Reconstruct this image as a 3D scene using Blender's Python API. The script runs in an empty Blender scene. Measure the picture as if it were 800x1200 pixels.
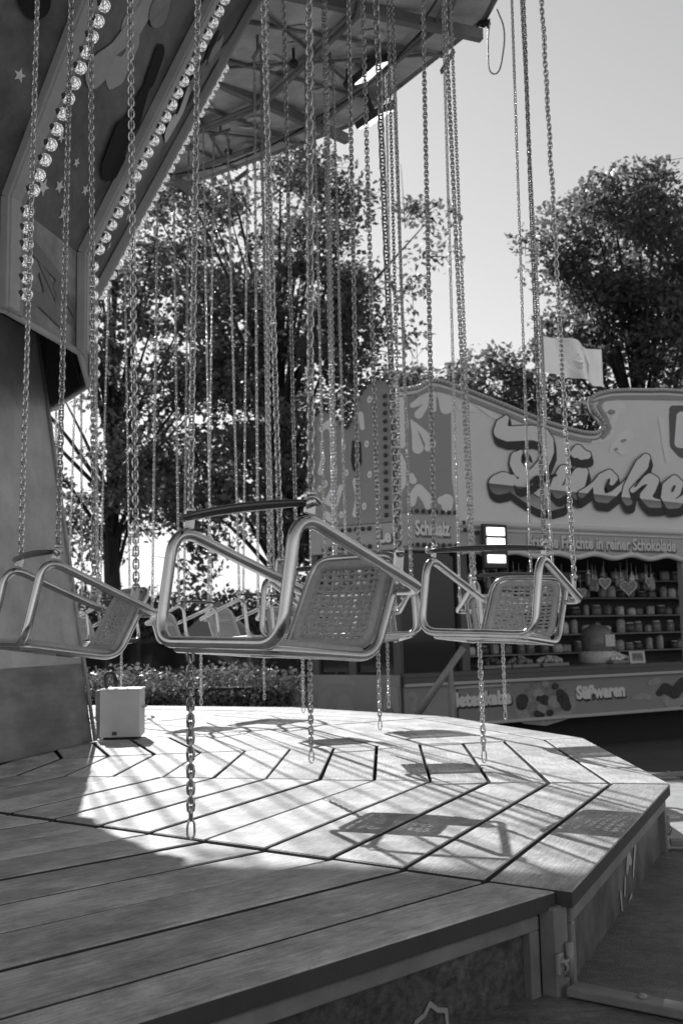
import bpy, math, random
import numpy as np
from mathutils import Vector, Matrix
random.seed(7)
sc = bpy.context.scene
COL = sc.collection

# ------------------------------------------------------------------ camera, sky, sun, exposure
FPX, PITCH, ROLL, EYE = 1191.0, .1195, -.021, 0.65      # focal length in photo pixels, tilt, roll, eye height above the deck
cam = bpy.data.cameras.new('camera')
cam_o = bpy.data.objects.new('camera', cam); COL.objects.link(cam_o)
_f = Vector((0, math.cos(PITCH), math.sin(PITCH))); _u = Vector((0, -math.sin(PITCH), math.cos(PITCH))); _r = Vector((1, 0, 0))
_cr, _sr = math.cos(ROLL), math.sin(ROLL)
_R = _r*_cr + _u*_sr; _U = _u*_cr - _r*_sr
M = Matrix((( _R.x, _U.x, -_f.x, 0), (_R.y, _U.y, -_f.y, 0), (_R.z, _U.z, -_f.z, EYE), (0, 0, 0, 1)))
cam_o.matrix_world = M
cam.sensor_fit = 'VERTICAL'; cam.sensor_height = 36; cam.sensor_width = 24; cam.lens = FPX/1200*36
cam.clip_end = 2000; cam.clip_start = .05
cam.dof.use_dof = True; cam.dof.focus_distance = 3.3; cam.dof.aperture_fstop = 6.3
sc.camera = cam_o

SUN_EL = math.radians(35.0); SH = Vector((.31, -.951)).normalized()   # horizontal direction the shadows fall in
world = bpy.data.worlds.new('World'); sc.world = world; world.use_nodes = True
nt = world.node_tree; nt.nodes.clear()
sky = nt.nodes.new('ShaderNodeTexSky'); sky.sky_type = 'NISHITA'; sky.sun_disc = False
sky.sun_elevation = SUN_EL; sky.sun_rotation = math.atan2(-SH.x, -SH.y); sky.dust_density = .3
bw = nt.nodes.new('ShaderNodeSeparateColor'); bg = nt.nodes.new('ShaderNodeBackground'); bg.inputs['Strength'].default_value = .085
wo = nt.nodes.new('ShaderNodeOutputWorld')
nt.links.new(sky.outputs[0], bw.inputs[0]); nt.links.new(bw.outputs[2], bg.inputs['Color']); nt.links.new(bg.outputs[0], wo.inputs['Surface'])
sun = bpy.data.lights.new('sun', 'SUN'); sun.energy = 4.1; sun.angle = math.radians(.53); sun.color = (1, 1, 1)
sun_o = bpy.data.objects.new('sun', sun); COL.objects.link(sun_o)
_d = Vector((SH.x*math.cos(SUN_EL), SH.y*math.cos(SUN_EL), -math.sin(SUN_EL)))
sun_o.rotation_euler = _d.to_track_quat('-Z', 'Y').to_euler(); sun_o.location = (-3, 12, 12)
sc.view_settings.view_transform = 'Standard'; sc.view_settings.look = 'None'
sc.view_settings.gamma = 1; sc.view_settings.exposure = 0.3; sc.view_settings.use_curve_mapping = False

# ------------------------------------------------------------------ materials (the photograph is black and white: every tone is a grey)
MATS = {}
def mat(name, v, rough=.6, metal=0., var=0., scale=6., stretch=(1, 1, 1), bump=0., bscale=60., rnd=0., spec=.5, emit=0., trans=0., dirt=0., dscale=3., coat=0.):
    if name in MATS: return MATS[name]
    m = bpy.data.materials.new(name); m.use_nodes = True; MATS[name] = m
    t = m.node_tree; b = t.nodes['Principled BSDF']
    b.inputs['Roughness'].default_value = rough; b.inputs['Metallic'].default_value = metal
    b.inputs['Specular IOR Level'].default_value = spec; b.inputs['Base Color'].default_value = (v, v, v, 1)
    b.inputs['Coat Weight'].default_value = coat
    tc = t.nodes.new('ShaderNodeTexCoord'); mp = t.nodes.new('ShaderNodeMapping'); mp.inputs['Scale'].default_value = stretch
    t.links.new(tc.outputs['Object'], mp.inputs['Vector'])
    cur = None
    def mul(a, bval):
        n = t.nodes.new('ShaderNodeMath'); n.operation = 'MULTIPLY'
        if a is None: n.inputs[0].default_value = v
        else: t.links.new(a, n.inputs[0])
        t.links.new(bval, n.inputs[1]); return n.outputs[0]
    def rng(o, lo, hi, a=.25, c=.75):
        n = t.nodes.new('ShaderNodeMapRange'); n.inputs['From Min'].default_value = a; n.inputs['From Max'].default_value = c
        n.inputs['To Min'].default_value = lo; n.inputs['To Max'].default_value = hi; t.links.new(o, n.inputs['Value']); return n.outputs['Result']
    if var:
        n = t.nodes.new('ShaderNodeTexNoise'); n.inputs['Scale'].default_value = scale; n.inputs['Detail'].default_value = 7; n.inputs['Roughness'].default_value = .65
        t.links.new(mp.outputs[0], n.inputs['Vector']); cur = mul(cur, rng(n.outputs['Fac'], 1-var, 1+var))
        r2 = rng(n.outputs['Fac'], max(.05, rough-.12), min(1, rough+.15)); t.links.new(r2, b.inputs['Roughness'])
    if dirt:
        n = t.nodes.new('ShaderNodeTexNoise'); n.inputs['Scale'].default_value = dscale; n.inputs['Detail'].default_value = 9; n.inputs['Roughness'].default_value = .7
        t.links.new(tc.outputs['Object'], n.inputs['Vector']); cur = mul(cur, rng(n.outputs['Fac'], 1-dirt, 1.0, .38, .6))
    if rnd:
        oi = t.nodes.new('ShaderNodeObjectInfo'); cur = mul(cur, rng(oi.outputs['Random'], 1-rnd, 1+rnd, 0, 1))
    if cur is not None: t.links.new(cur, b.inputs['Base Color'])
    if bump:
        n = t.nodes.new('ShaderNodeTexNoise'); n.inputs['Scale'].default_value = bscale; n.inputs['Detail'].default_value = 5
        t.links.new(mp.outputs[0], n.inputs['Vector'])
        bp_ = t.nodes.new('ShaderNodeBump'); bp_.inputs['Strength'].default_value = bump; bp_.inputs['Distance'].default_value = .004
        t.links.new(n.outputs['Fac'], bp_.inputs['Height']); t.links.new(bp_.outputs[0], b.inputs['Normal'])
    if emit:
        b.inputs['Emission Color'].default_value = (1, 1, 1, 1); b.inputs['Emission Strength'].default_value = emit
    if trans:
        tr = t.nodes.new('ShaderNodeBsdfTranslucent'); tr.inputs['Color'].default_value = (v*1.5, v*1.5, v*1.5, 1)
        if cur is not None: t.links.new(cur, tr.inputs['Color'])
        mx = t.nodes.new('ShaderNodeMixShader'); mx.inputs[0].default_value = trans
        t.links.new(b.outputs[0], mx.inputs[1]); t.links.new(tr.outputs[0], mx.inputs[2])
        t.links.new(mx.outputs[0], t.nodes['Material Output'].inputs['Surface'])
    return m
mat('deck', .58, .62, var=.30, scale=9, stretch=(.7, 9, 4), bump=.6, bscale=30, rnd=.17, dirt=.42, dscale=4.2)
mat('deck_edge', .06, .7, var=.3, bump=.3)  # plank sides, coloured dark to put the shade of the joints in
mat('under', .03, .9)
mat('frame_grey', .26, .5, var=.2, scale=9, bump=.2, dirt=.3)
mat('board', .085, .55, var=.75, scale=38, bump=.5, bscale=80, dirt=.35, dscale=14)
mat('motif', .34, .6, var=.15); mat('motif_in', .16, .6, var=.2)
mat('painted', .16, .45, var=.55, scale=5, dirt=.4, dscale=9)
mat('smear', .5, .6, var=.3, scale=30)
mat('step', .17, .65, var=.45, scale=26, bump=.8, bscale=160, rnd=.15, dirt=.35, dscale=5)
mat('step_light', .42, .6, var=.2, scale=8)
mat('steel', .68, .15, 1., var=.10, scale=9, bump=.05, bscale=120, dirt=.10, dscale=12)
mat('chain', .58, .22, 1., var=.35, scale=25, rnd=.25)
mat('leather', .035, .22, var=.3, scale=40, bump=.1, bscale=200, coat=.6)
mat('wicker', .5, .5, var=.25, scale=60, stretch=(1, 1, 1), bump=.4, bscale=260)
mat('wicker_rim', .5, .45, var=.2, scale=80, bump=.3, bscale=300)
mat('tower', .46, .42, var=.28, scale=1.6, dirt=.25, dscale=4, coat=.2)
mat('tower_base', .2, .35, var=.5, scale=2.4, stretch=(1, 1, 5), dirt=.3, coat=.25)
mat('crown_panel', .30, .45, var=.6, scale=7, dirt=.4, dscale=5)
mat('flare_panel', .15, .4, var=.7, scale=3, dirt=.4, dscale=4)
mat('strip', .42, .45, var=.15, scale=8)
mat('socket', .06, .4); mat('bulb_cap', .6, .12, var=.6, scale=70, bump=1., bscale=60, trans=.3)
mat('star', .8, .6)
mat('canopy', .8, .6, var=.3, scale=2.2, dirt=.3, dscale=2)
mat('beam', .28, .5, var=.25, scale=6); mat('pipe', .30, .35, var=.2, scale=12); mat('black', .012, .8)
mat('lamp_glow', .8, .5, emit=2.2); mat('lamp_body', .05, .5)
mat('box', .62, .55, var=.1, scale=9); mat('cable', .03, .5); mat('cable_light', .45, .4)
mat('asphalt', .09, .85, var=.3, scale=14, bump=.6, bscale=220, dirt=.25, dscale=.8)
mat('sign', .84, .5, var=.06, scale=2); mat('sign_edge', .3, .5); mat('sign_mid', .36, .5); mat('orn', .9, .5, var=.06)
mat('letter_dark', .025, .5); mat('letter', .85, .45)
mat('bead', .55, .25); mat('bead_dark', .06, .3)
mat('fascia', .5, .5, var=.08); mat('fascia_txt', .75, .5); mat('fascia_sh', .14, .5)
mat('counter', .10, .35, var=.15); mat('counter_trim', .5, .4); mat('panel', .26, .4, var=.1, scale=3); mat('panel_l', .32, .4, var=.1, scale=3)
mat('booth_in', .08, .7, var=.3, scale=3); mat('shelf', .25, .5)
for i, (a, b_) in enumerate(((.09, .3), (.22, .25), (.42, .3), (.75, .35), (.03, .3))): mat('sweet%d' % i, a, b_, var=.5, scale=45)
mat('paper', .62, .6); mat('machine', .2, .25, var=.25, scale=7); mat('machine_band', .6, .3, var=.3, scale=14)
mat('fruit0', .03, .3, var=.5, scale=22); mat('fruit1', .22, .4, var=.5, scale=25); mat('fruit2', .33, .5, var=.3, scale=18)
mat('flag', .42, .6, trans=.5, var=.06); mat('flag_hand', .85, .6, trans=.5); mat('flag_dark', .36, .6, trans=.5)
mat('leaf', .19, .42, rnd=.12, trans=.6, var=.4, scale=3.); mat('leaf_hedge', .26, .4, trans=.35, var=.4, scale=5)
mat('bark', .05, .85, var=.4, scale=12, stretch=(4, 4, .6), bump=1, bscale=30)
mat('car_paint', .035, .2, coat=1.); mat('glass', .02, .05); mat('tyre', .02, .8); mat('rim', .4, .3, 1.)
mat('tent', .2, .6, var=.1); mat('wall_grey', .2, .7, var=.15)
# chrome style lettering: printed grey runs from dark at the cut line to light below it
def chrome_letter():
    m = bpy.data.materials.new('letter_lower'); m.use_nodes = True; MATS['letter_lower'] = m
    t = m.node_tree; b = t.nodes['Principled BSDF']; b.inputs['Roughness'].default_value = .45
    tc = t.nodes.new('ShaderNodeTexCoord'); sx = t.nodes.new('ShaderNodeSeparateXYZ'); t.links.new(tc.outputs['Object'], sx.inputs[0])
    mr = t.nodes.new('ShaderNodeMapRange'); mr.inputs['From Min'].default_value = 2.36; mr.inputs['From Max'].default_value = 2.14
    t.links.new(sx.outputs[2], mr.inputs['Value'])
    r = t.nodes.new('ShaderNodeValToRGB'); r.color_ramp.elements[0].color = (.06, .06, .06, 1); r.color_ramp.elements[1].color = (.42, .42, .42, 1)
    t.links.new(mr.outputs[0], r.inputs[0]); t.links.new(r.outputs[0], b.inputs['Base Color'])
chrome_letter()
def wear(m):
    t = m.node_tree; b = t.nodes['Principled BSDF']; src = b.inputs['Base Color'].links[0].from_socket; tc = t.nodes.new('ShaderNodeTexCoord')
    oi = t.nodes.new('ShaderNodeObjectInfo'); ad = t.nodes.new('ShaderNodeVectorMath'); ad.operation = 'ADD'; sc_ = t.nodes.new('ShaderNodeMath'); sc_.operation = 'MULTIPLY'; sc_.inputs[1].default_value = 37.
    t.links.new(oi.outputs['Random'], sc_.inputs[0]); t.links.new(tc.outputs['Object'], ad.inputs[0]); t.links.new(sc_.outputs[0], ad.inputs[1])
    def noise(scale, stretch, rot, lo, hi, a, c, det=6):
        mp = t.nodes.new('ShaderNodeMapping'); mp.inputs['Scale'].default_value = stretch; mp.inputs['Rotation'].default_value = (0, 0, rot); t.links.new(ad.outputs[0], mp.inputs['Vector'])
        n = t.nodes.new('ShaderNodeTexNoise'); n.inputs['Scale'].default_value = scale; n.inputs['Detail'].default_value = det; n.inputs['Roughness'].default_value = .6; t.links.new(mp.outputs[0], n.inputs['Vector'])
        r = t.nodes.new('ShaderNodeMapRange'); r.inputs['From Min'].default_value = a; r.inputs['From Max'].default_value = c; r.inputs['To Min'].default_value = lo; r.inputs['To Max'].default_value = hi
        t.links.new(n.outputs['Fac'], r.inputs['Value']); return r.outputs[0]
    cur = src
    for o in (noise(160, (1, 2, 1), 0, .72, 1.06, .33, .45), noise(14, (.35, 8, 1), .5, .62, 1., .31, .36, 3), noise(12, (.3, 9, 1), -.7, 1.35, 1., .30, .35, 3), noise(2.3, (1, 1.6, 1), .3, .86, 1.28, .40, .66), noise(38, (.5, 4, 1), 0, .80, 1.12, .36, .6)):
        n = t.nodes.new('ShaderNodeMath'); n.operation = 'MULTIPLY'; t.links.new(cur, n.inputs[0]); t.links.new(o, n.inputs[1]); cur = n.outputs[0]
    mn = t.nodes.new('ShaderNodeMath'); mn.operation = 'MINIMUM'; mn.inputs[1].default_value = .72; t.links.new(cur, mn.inputs[0]); t.links.new(mn.outputs[0], b.inputs['Base Color'])
wear(MATS['deck']); wear(MATS['board']); wear(MATS['step'])
def sparkle(m):                                            # lit lamp caps: facet glints painted into the glow as a cell pattern
    t = m.node_tree; b = t.nodes['Principled BSDF']; tc = t.nodes.new('ShaderNodeTexCoord')
    v = t.nodes.new('ShaderNodeTexVoronoi'); v.inputs['Scale'].default_value = 95; t.links.new(tc.outputs['Object'], v.inputs['Vector'])
    r = t.nodes.new('ShaderNodeMapRange'); r.inputs['From Min'].default_value = .25; r.inputs['From Max'].default_value = .55; r.inputs['To Min'].default_value = .95; r.inputs['To Max'].default_value = .06
    t.links.new(v.outputs['Distance'], r.inputs['Value']); t.links.new(r.outputs[0], b.inputs['Emission Strength']); b.inputs['Emission Color'].default_value = (1, 1, 1, 1)
sparkle(MATS['bulb_cap'])

# ------------------------------------------------------------------ mesh helpers
class MB:
    def __init__(s): s.v = []; s.f = []; s.mi = []; s.sm = []
    def add(s, vs, fs, mi=0, smooth=False):
        o = len(s.v); s.v += [tuple(p) for p in vs]
        for f in fs: s.f.append(tuple(i+o for i in f)); s.mi.append(mi); s.sm.append(smooth)
    def box(s, c, size, mi=0, rot=None, ch=0.):
        hx, hy, hz = size[0]/2, size[1]/2, size[2]/2
        if ch <= 0:
            vs = [Vector((x*hx, y*hy, z*hz)) for x in (-1, 1) for y in (-1, 1) for z in (-1, 1)]
            fs = [(0, 1, 3, 2), (4, 6, 7, 5), (0, 4, 5, 1), (2, 3, 7, 6), (0, 2, 6, 4), (1, 5, 7, 3)]
        else:
            ch = min(ch, hx*.9, hy*.9, hz*.9); vs = []; idx = {}
            for x in (-1, 1):
                for y in (-1, 1):
                    for z in (-1, 1):
                        for ax in range(3):
                            p = [x*(hx-ch), y*(hy-ch), z*(hz-ch)]; p[ax] = (x*hx, y*hy, z*hz)[ax]
                            idx[(x, y, z, ax)] = len(vs); vs.append(Vector(p))
            fs = []
            for ax in range(3):
                for sg in (-1, 1):
                    o = [(-1, -1), (1, -1), (1, 1), (-1, 1)]; q = []
                    for a, b in o:
                        k = [a, b]; k.insert(ax, sg); q.append(idx[tuple(k)+(ax,)])
                    fs.append(q if (sg > 0) == (ax != 1) else q[::-1])
            for ax in range(3):
                o1, o2 = [i for i in range(3) if i != ax]
                for a in (-1, 1):
                    for b in (-1, 1):
                        k0 = [0, 0, 0]; k1 = [0, 0, 0]; k0[ax] = -1; k1[ax] = 1; k0[o1] = k1[o1] = a; k0[o2] = k1[o2] = b
                        fs.append([idx[tuple(k0)+(o1,)], idx[tuple(k1)+(o1,)], idx[tuple(k1)+(o2,)], idx[tuple(k0)+(o2,)]])
            for x in (-1, 1):
                for y in (-1, 1):
                    for z in (-1, 1): fs.append([idx[(x, y, z, 0)], idx[(x, y, z, 1)], idx[(x, y, z, 2)]])
        if rot is not None: vs = [rot @ v for v in vs]
        c = Vector(c); s.add([v+c for v in vs], fs, mi)
    def tube(s, pts, r, n=8, mi=0, closed=False, cap=True, flat=1.):
        pts = [Vector(p) for p in pts]; N = len(pts); rr = r if hasattr(r, '__len__') else [r]*N
        rings = []; prev = None
        for i, p in enumerate(pts):
            a = pts[(i-1) % N] if (closed or i > 0) else p; b = pts[(i+1) % N] if (closed or i < N-1) else p
            t = (b-a).normalized()
            if prev is None:
                u = t.orthogonal().normalized()
            else:
                u = prev - t*prev.dot(t)
                if u.length < 1e-6: u = t.orthogonal()
                u.normalize()
            w = t.cross(u); prev = u
            rings.append([p + (u*math.cos(2*math.pi*k/n) + w*math.sin(2*math.pi*k/n)*flat)*rr[i] for k in range(n)])
        vs = [v for g in rings for v in g]; fs = []
        for i in range(N if closed else N-1):
            j = (i+1) % N
            for k in range(n): fs.append((i*n+k, i*n+(k+1) % n, j*n+(k+1) % n, j*n+k))
        if cap and not closed: fs += [tuple(range(n))[::-1], tuple((N-1)*n+k for k in range(n))]
        s.add(vs, fs, mi, True)
    def lathe(s, prof, n=16, mi=0, c=(0, 0, 0), axis=None):
        vs = []; c = Vector(c)
        for (r, z) in prof:
            for k in range(n): vs.append(Vector((r*math.cos(2*math.pi*k/n), r*math.sin(2*math.pi*k/n), z)))
        if axis is not None:
            q = Vector((0, 0, 1)).rotation_difference(Vector(axis)); vs = [q @ v for v in vs]
        fs = [(i*n+k, i*n+(k+1) % n, (i+1)*n+(k+1) % n, (i+1)*n+k) for i in range(len(prof)-1) for k in range(n)]
        if prof[0][0] > 1e-5: fs.append(tuple(range(n))[::-1])
        if prof[-1][0] > 1e-5: fs.append(tuple((len(prof)-1)*n+k for k in range(n)))
        s.add([v+c for v in vs], fs, mi, True)
    def sphere(s, c, r, n=8, m=6, mi=0, sq=(1, 1, 1)):
        prof = [(max(1e-6, r*math.sin(math.pi*i/m)), -r*math.cos(math.pi*i/m)) for i in range(m+1)]
        o = len(s.v); s.lathe(prof, n, mi)
        c = Vector(c)
        for i in range(o, len(s.v)): v = s.v[i]; s.v[i] = (v[0]*sq[0]+c.x, v[1]*sq[1]+c.y, v[2]*sq[2]+c.z)
    def mesh(s, name, mats):
        me = bpy.data.meshes.new(name); me.from_pydata(s.v, [], s.f)
        for m in (mats if isinstance(mats, (list, tuple)) else [mats]): me.materials.append(MATS[m])
        me.polygons.foreach_set('material_index', s.mi); me.polygons.foreach_set('use_smooth', s.sm); me.update()
        return me
    def build(s, name, mats, parent=None, mw=None): return obj(name, s.mesh(name, mats), parent, mw)
def obj(name, me, parent=None, mw=None):
    o = bpy.data.objects.new(name, me); COL.objects.link(o)
    if parent is not None: o.parent = parent
    if mw is not None: o.matrix_basis = mw
    return o
def tag(o, label=None, cat=None, group=None, kind=None):
    if label: o['label'] = label
    if cat: o['category'] = cat
    if group: o['group'] = group
    if kind: o['kind'] = kind
    return o
def empty(name, loc=(0, 0, 0), rz=0., mw=None):
    o = bpy.data.objects.new(name, None); COL.objects.link(o); o.empty_display_size = .1
    o.matrix_basis = mw if mw is not None else Matrix.Translation(loc) @ Matrix.Rotation(rz, 4, 'Z')
    return o
def rounded(pts, rads, n=6, closed=False):
    pts = [Vector(p) for p in pts]; N = len(pts); out = []
    for i, p in enumerate(pts):
        if not closed and i in (0, N-1): out.append(p); continue
        a = pts[(i-1) % N]; b = pts[(i+1) % N]; r = rads if not hasattr(rads, '__len__') else rads[i]
        da = (a-p); db = (b-p); r_ = min(r, da.length*.49, db.length*.49)
        s = p+da.normalized()*r_; e = p+db.normalized()*r_
        for k in range(n+1):
            t = k/n; out.append(s*(1-t)**2 + p*2*t*(1-t) + e*t*t)
    return out
def text_mesh(txt, size, depth=.004, offset=0., shear=0., sx=1.):
    c = bpy.data.curves.new('lettering', 'FONT'); c.body = txt; c.size = size; c.extrude = depth; c.offset = offset; c.shear = shear
    c.align_x = 'CENTER'; c.align_y = 'CENTER'; c.resolution_u = 3
    o = bpy.data.objects.new('lettering_source', c); COL.objects.link(o)
    dg = bpy.context.evaluated_depsgraph_get(); me = bpy.data.meshes.new_from_object(o.evaluated_get(dg))
    bpy.data.objects.remove(o); bpy.data.curves.remove(c); me.materials.clear()
    for v in me.vertices: v.co.x *= sx
    return me
def ray(u, v):
    a, b = u-400, v-600; uu = a*_cr+b*_sr; vv = -a*_sr+b*_cr
    x, z, y = uu/FPX, -vv/FPX, 1.; c, s = math.cos(PITCH), math.sin(PITCH)
    return Vector((x, y*c-z*s, y*s+z*c))
# painted shapes: the union of round brush strokes, cut out as a flat sheet (marching squares)
def strokes_mesh(strokes, res, mapf, grow=0., sweep=None, mats='letter', cut=None, name='painted_shape'):
    segs = []
    for st in strokes:
        for a, b in zip(st[:-1], st[1:]) if len(st) > 1 else [(st[0], st[0])]: segs.append((a, b))
    A = np.array([s[0] for s in segs], float); B = np.array([s[1] for s in segs], float)
    sw = [(0, 0)] if not sweep else [(sweep[0]*t, sweep[1]*t) for t in np.linspace(0, 1, 7)]
    mx = max(A[:, 2].max(), B[:, 2].max())+grow+2*res
    x0 = min(A[:, 0].min(), B[:, 0].min())-mx; x1 = max(A[:, 0].max(), B[:, 0].max())+mx+(sweep[0] if sweep else 0)
    y0 = min(A[:, 1].min(), B[:, 1].min())-mx; y1 = max(A[:, 1].max(), B[:, 1].max())+mx+(sweep[1] if sweep else 0)
    X = np.arange(x0, x1+res, res); Y = np.arange(y0, y1+res, res); gx, gy = np.meshgrid(X, Y)
    D = np.full(gx.shape, 1e9)
    for a, b in zip(A, B):
        for (ox, oy) in sw:
            dx, dy = b[0]-a[0], b[1]-a[1]; L = dx*dx+dy*dy
            t = np.clip(((gx-ox-a[0])*dx+(gy-oy-a[1])*dy)/(L if L > 0 else 1), 0, 1)
            d = np.hypot(gx-ox-a[0]-t*dx, gy-oy-a[1]-t*dy)-(a[2]+(b[2]-a[2])*t)-grow
            np.minimum(D, d, out=D)
    if cut is not None:                                   # keep only one side of a line y = c0 + c1*x (sign s)
        c0, c1, s = cut; D = np.maximum(D, s*(gy-(c0+c1*gx)))
    mb = MB(); uv = []
    def emit(poly):
        mb.add([mapf(p[0], p[1]) for p in poly], [tuple(range(len(poly)))])
    ny, nx = D.shape; ins = D < 0
    for j in range(ny-1):
        run = None
        for i in range(nx-1):
            q = [ins[j, i], ins[j, i+1], ins[j+1, i+1], ins[j+1, i]]
            if all(q):
                if run is None: run = i
                continue
            if run is not None:
                emit([(X[run], Y[j]), (X[i], Y[j]), (X[i], Y[j+1]), (X[run], Y[j+1])][::-1]); run = None
            if not any(q): continue
            cs = [(i, j), (i+1, j), (i+1, j+1), (i, j+1)]; poly = []
            for k in range(4):
                a, b = cs[k], cs[(k+1) % 4]; da, db = D[a[1], a[0]], D[b[1], b[0]]
                if da < 0: poly.append((X[a[0]], Y[a[1]]))
                if (da < 0) != (db < 0):
                    t = da/(da-db); poly.append((X[a[0]]+(X[b[0]]-X[a[0]])*t, Y[a[1]]+(Y[b[1]]-Y[a[1]])*t))
            if len(poly) >= 3: emit(poly[::-1])
        if run is not None: emit([(X[run], Y[j]), (X[nx-1], Y[j]), (X[nx-1], Y[j+1]), (X[run], Y[j+1])][::-1])
    return mb

def paint_each(strokes, res, mapy, name, m, parent, y, dy=-.0006):
    for i, st in enumerate(strokes): strokes_mesh([st], res, mapy(y+dy*i)).build(name, m, parent)

# ------------------------------------------------------------------ the setting
GZ = -.75
mb = MB(); mb.add([(-400, -60, 0), (400, -60, 0), (400, 900, 0), (-400, 900, 0)], [(0, 1, 2, 3)])
g = mb.build('ground', 'asphalt', None, Matrix.Translation((0, 0, GZ))); tag(g, kind='structure')

# ------------------------------------------------------------------ ride platform: a sixteen-sided deck of planks
CX, CY = -5.1593*EYE, 8.4349*EYE; RP = 7.4366*EYE; PH = -.629; NS = 16; DA = 2*math.pi/NS
def polar(r, a, z=0.): return Vector((CX+r*math.cos(a), CY+r*math.sin(a), z))
plat = empty('ride_platform', (CX, CY, 0))
tag(plat, 'low polygonal ride deck of pale weathered planks with dark side panels', 'platform')
W0, WP = .3711*EYE, .3911*EYE
for k in range(-3, 9):
    am = PH+(k+.5)*DA; ca = math.cos(DA/2); ta = math.tan(DA/2)
    inset = .045 if k == -1 else 0.
    for j in range(13):
        ro = RP-(0 if j == 0 else W0+(j-1)*WP); ri = RP-W0-j*WP
        if j == 0: ro -= inset
        if ri < 1.5: break
        gap = .0085*(random.uniform(.95, 1.4) if k == -1 else random.uniform(.6, 1.5))
        yo, yi = ro*ca-(gap if j else 0), ri*ca+gap; gr = random.uniform(.005, .009)
        xo0, xi0 = yo*ta-gr, yi*ta-gr
        th = .042; dz = random.uniform(-.0022, .0022) - (.006 if k == -1 else 0)
        j1, j2 = random.uniform(-.002, .002), random.uniform(-.002, .002)
        c = .0035
        # local frame: x along the plank, y outward, origin at plank middle
        ym = (yo+yi)/2
        def ring(z, e): return [(-xi0+e*1.1, yi+e-ym+j1, z), (xi0-e*1.1, yi+e-ym+j2, z), (xo0-e*1.1, yo-e-ym+j2, z), (-xo0+e*1.1, yo-e-ym+j1, z)]
        vs = ring(0, c)+ring(-c, 0)+ring(-th, 0)
        fs = [(0, 1, 2, 3)]+[(a, a+4, (a+1) % 4+4, (a+1) % 4) for a in range(4)]+[(a+4, a+8, (a+1) % 4+8, (a+1) % 4+4) for a in range(4)]+[(11, 10, 9, 8)]
        p = MB(); p.add(vs, fs)
        p.mi = [0]*5+[1]*5
        # y axis of the plank points outward along am
        mw = Matrix.Translation((ym*math.cos(am), ym*math.sin(am), dz)) @ Matrix.Rotation(am-math.pi/2, 4, 'Z') @ Matrix.Rotation(random.uniform(-.0015, .0015), 4, 'Y')
        p.build('plank', ['deck', 'deck_edge'], plat, mw)
# under-structure slab, coloured dark so the plank joints read as deep shade
mb = MB()
top = [(math.cos(PH+k*DA)*(RP-.10), math.sin(PH+k*DA)*(RP-.10), -.055) for k in range(NS)]; bot = [(x*.99, y*.99, GZ) for x, y, z in top]
mb.add(top+bot, [tuple(range(NS))]+[(k, (k+1) % NS, (k+1) % NS+NS, k+NS) for k in range(NS)])
mb.build('substructure', 'under', plat)
ZS = -.262                                                                # top of the lower walkway ring
def sheet(a, rr, zz, name, m, parent, th=.02):
    """vertical board along one side of the polygon: a = (angle0, angle1), rr radius, zz=(z0, z1)"""
    p0 = Vector((math.cos(a[0])*rr, math.sin(a[0])*rr, 0)); p1 = Vector((math.cos(a[1])*rr, math.sin(a[1])*rr, 0))
    return p0, p1
for k in range(-2, 4):
    a0, a1 = PH+k*DA, PH+(k+1)*DA; rr = RP-.035-(.045 if k == -1 else 0)
    p0 = Vector((math.cos(a0)*rr, math.sin(a0)*rr, 0)); p1 = Vector((math.cos(a1)*rr, math.sin(a1)*rr, 0))
    t = (p1-p0).normalized(); n = Vector((t.y, -t.x, 0)); L = (p1-p0).length; mid = (p0+p1)/2
    mw = Matrix.Translation(mid) @ Matrix(((t.x, -n.x, 0, 0), (t.y, -n.y, 0, 0), (0, 0, 1, 0), (0, 0, 0, 1)))   # x along, y inward
    bd = MB(); bd.box((0, .012, -.26), (L-.1, .014, .40))
    board = bd.build('side_panel', 'board' if k in (-1, -2) else 'painted', plat, mw)
    fr = MB(); fw = .036; x1 = L/2-.045
    fr.box((0, -.004, -.075), (2*x1, .03, fw), ch=.003)
    for s in (-1, 1): fr.box((s*(x1-fw/2), -.004, -.075-.18-fw/2+.0), (fw, .03, .36-fw*0), ch=.003)
    fr.build('panel_frame', 'frame_grey', board)
    if k == -1:
        # light painted cartouche and scroll on the scratched board; local px units = cm
        e = L/2
        st = [[(-.30, -.40, .0075), (-.34, -.33, .006), (-.385, -.245, .0055), (-.372, -.205, .0055), (-.345, -.198, .0055), (-.325, -.178, .0055), (-.30, -.198, .0055), (-.272, -.205, .0055), (-.268, -.255, .0055), (-.235, -.33, .006), (-.25, -.40, .006)]]
        st2 = [[(-.33, -.25, .03), (-.32, -.33, .045), (-.29, -.40, .04)]]
        st3 = [[(-.43, -.26, .005), (-.445, -.245, .005), (-.46, -.26, .005), (-.45, -.285, .005)], [(-.46, -.30, .005), (-.485, -.29, .005), (-.495, -.32, .006), (-.47, -.36, .006)]]
        f1 = lambda x, y: (x+e*.62, -.0012, y)
        strokes_mesh(st2, .006, lambda x, y: (x+e*.62+.25, .0035, y)).build('painted_motif', 'motif_in', board)
        strokes_mesh(st+st3, .004, lambda x, y: (x+e*.62+.25, .0015, y)).build('painted_outline', 'motif', board)
    if k == 0:
        st = [[(.05, -.16, .018), (.10, -.12, .03), (.13, -.15, .016)], [(.16, -.2, .012), (.22, -.13, .017), (.27, -.09, .01)], [(-.02, -.22, .012), (.0, -.18, .01)], [(.03, -.28, .018), (.1, -.26, .012)], [(-.1, -.2, .008), (-.08, -.3, .01)]]
        paint_each(st, .006, lambda o: (lambda x, y: (x, o, y)), 'paint_smear', 'smear', board, .0025)
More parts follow.
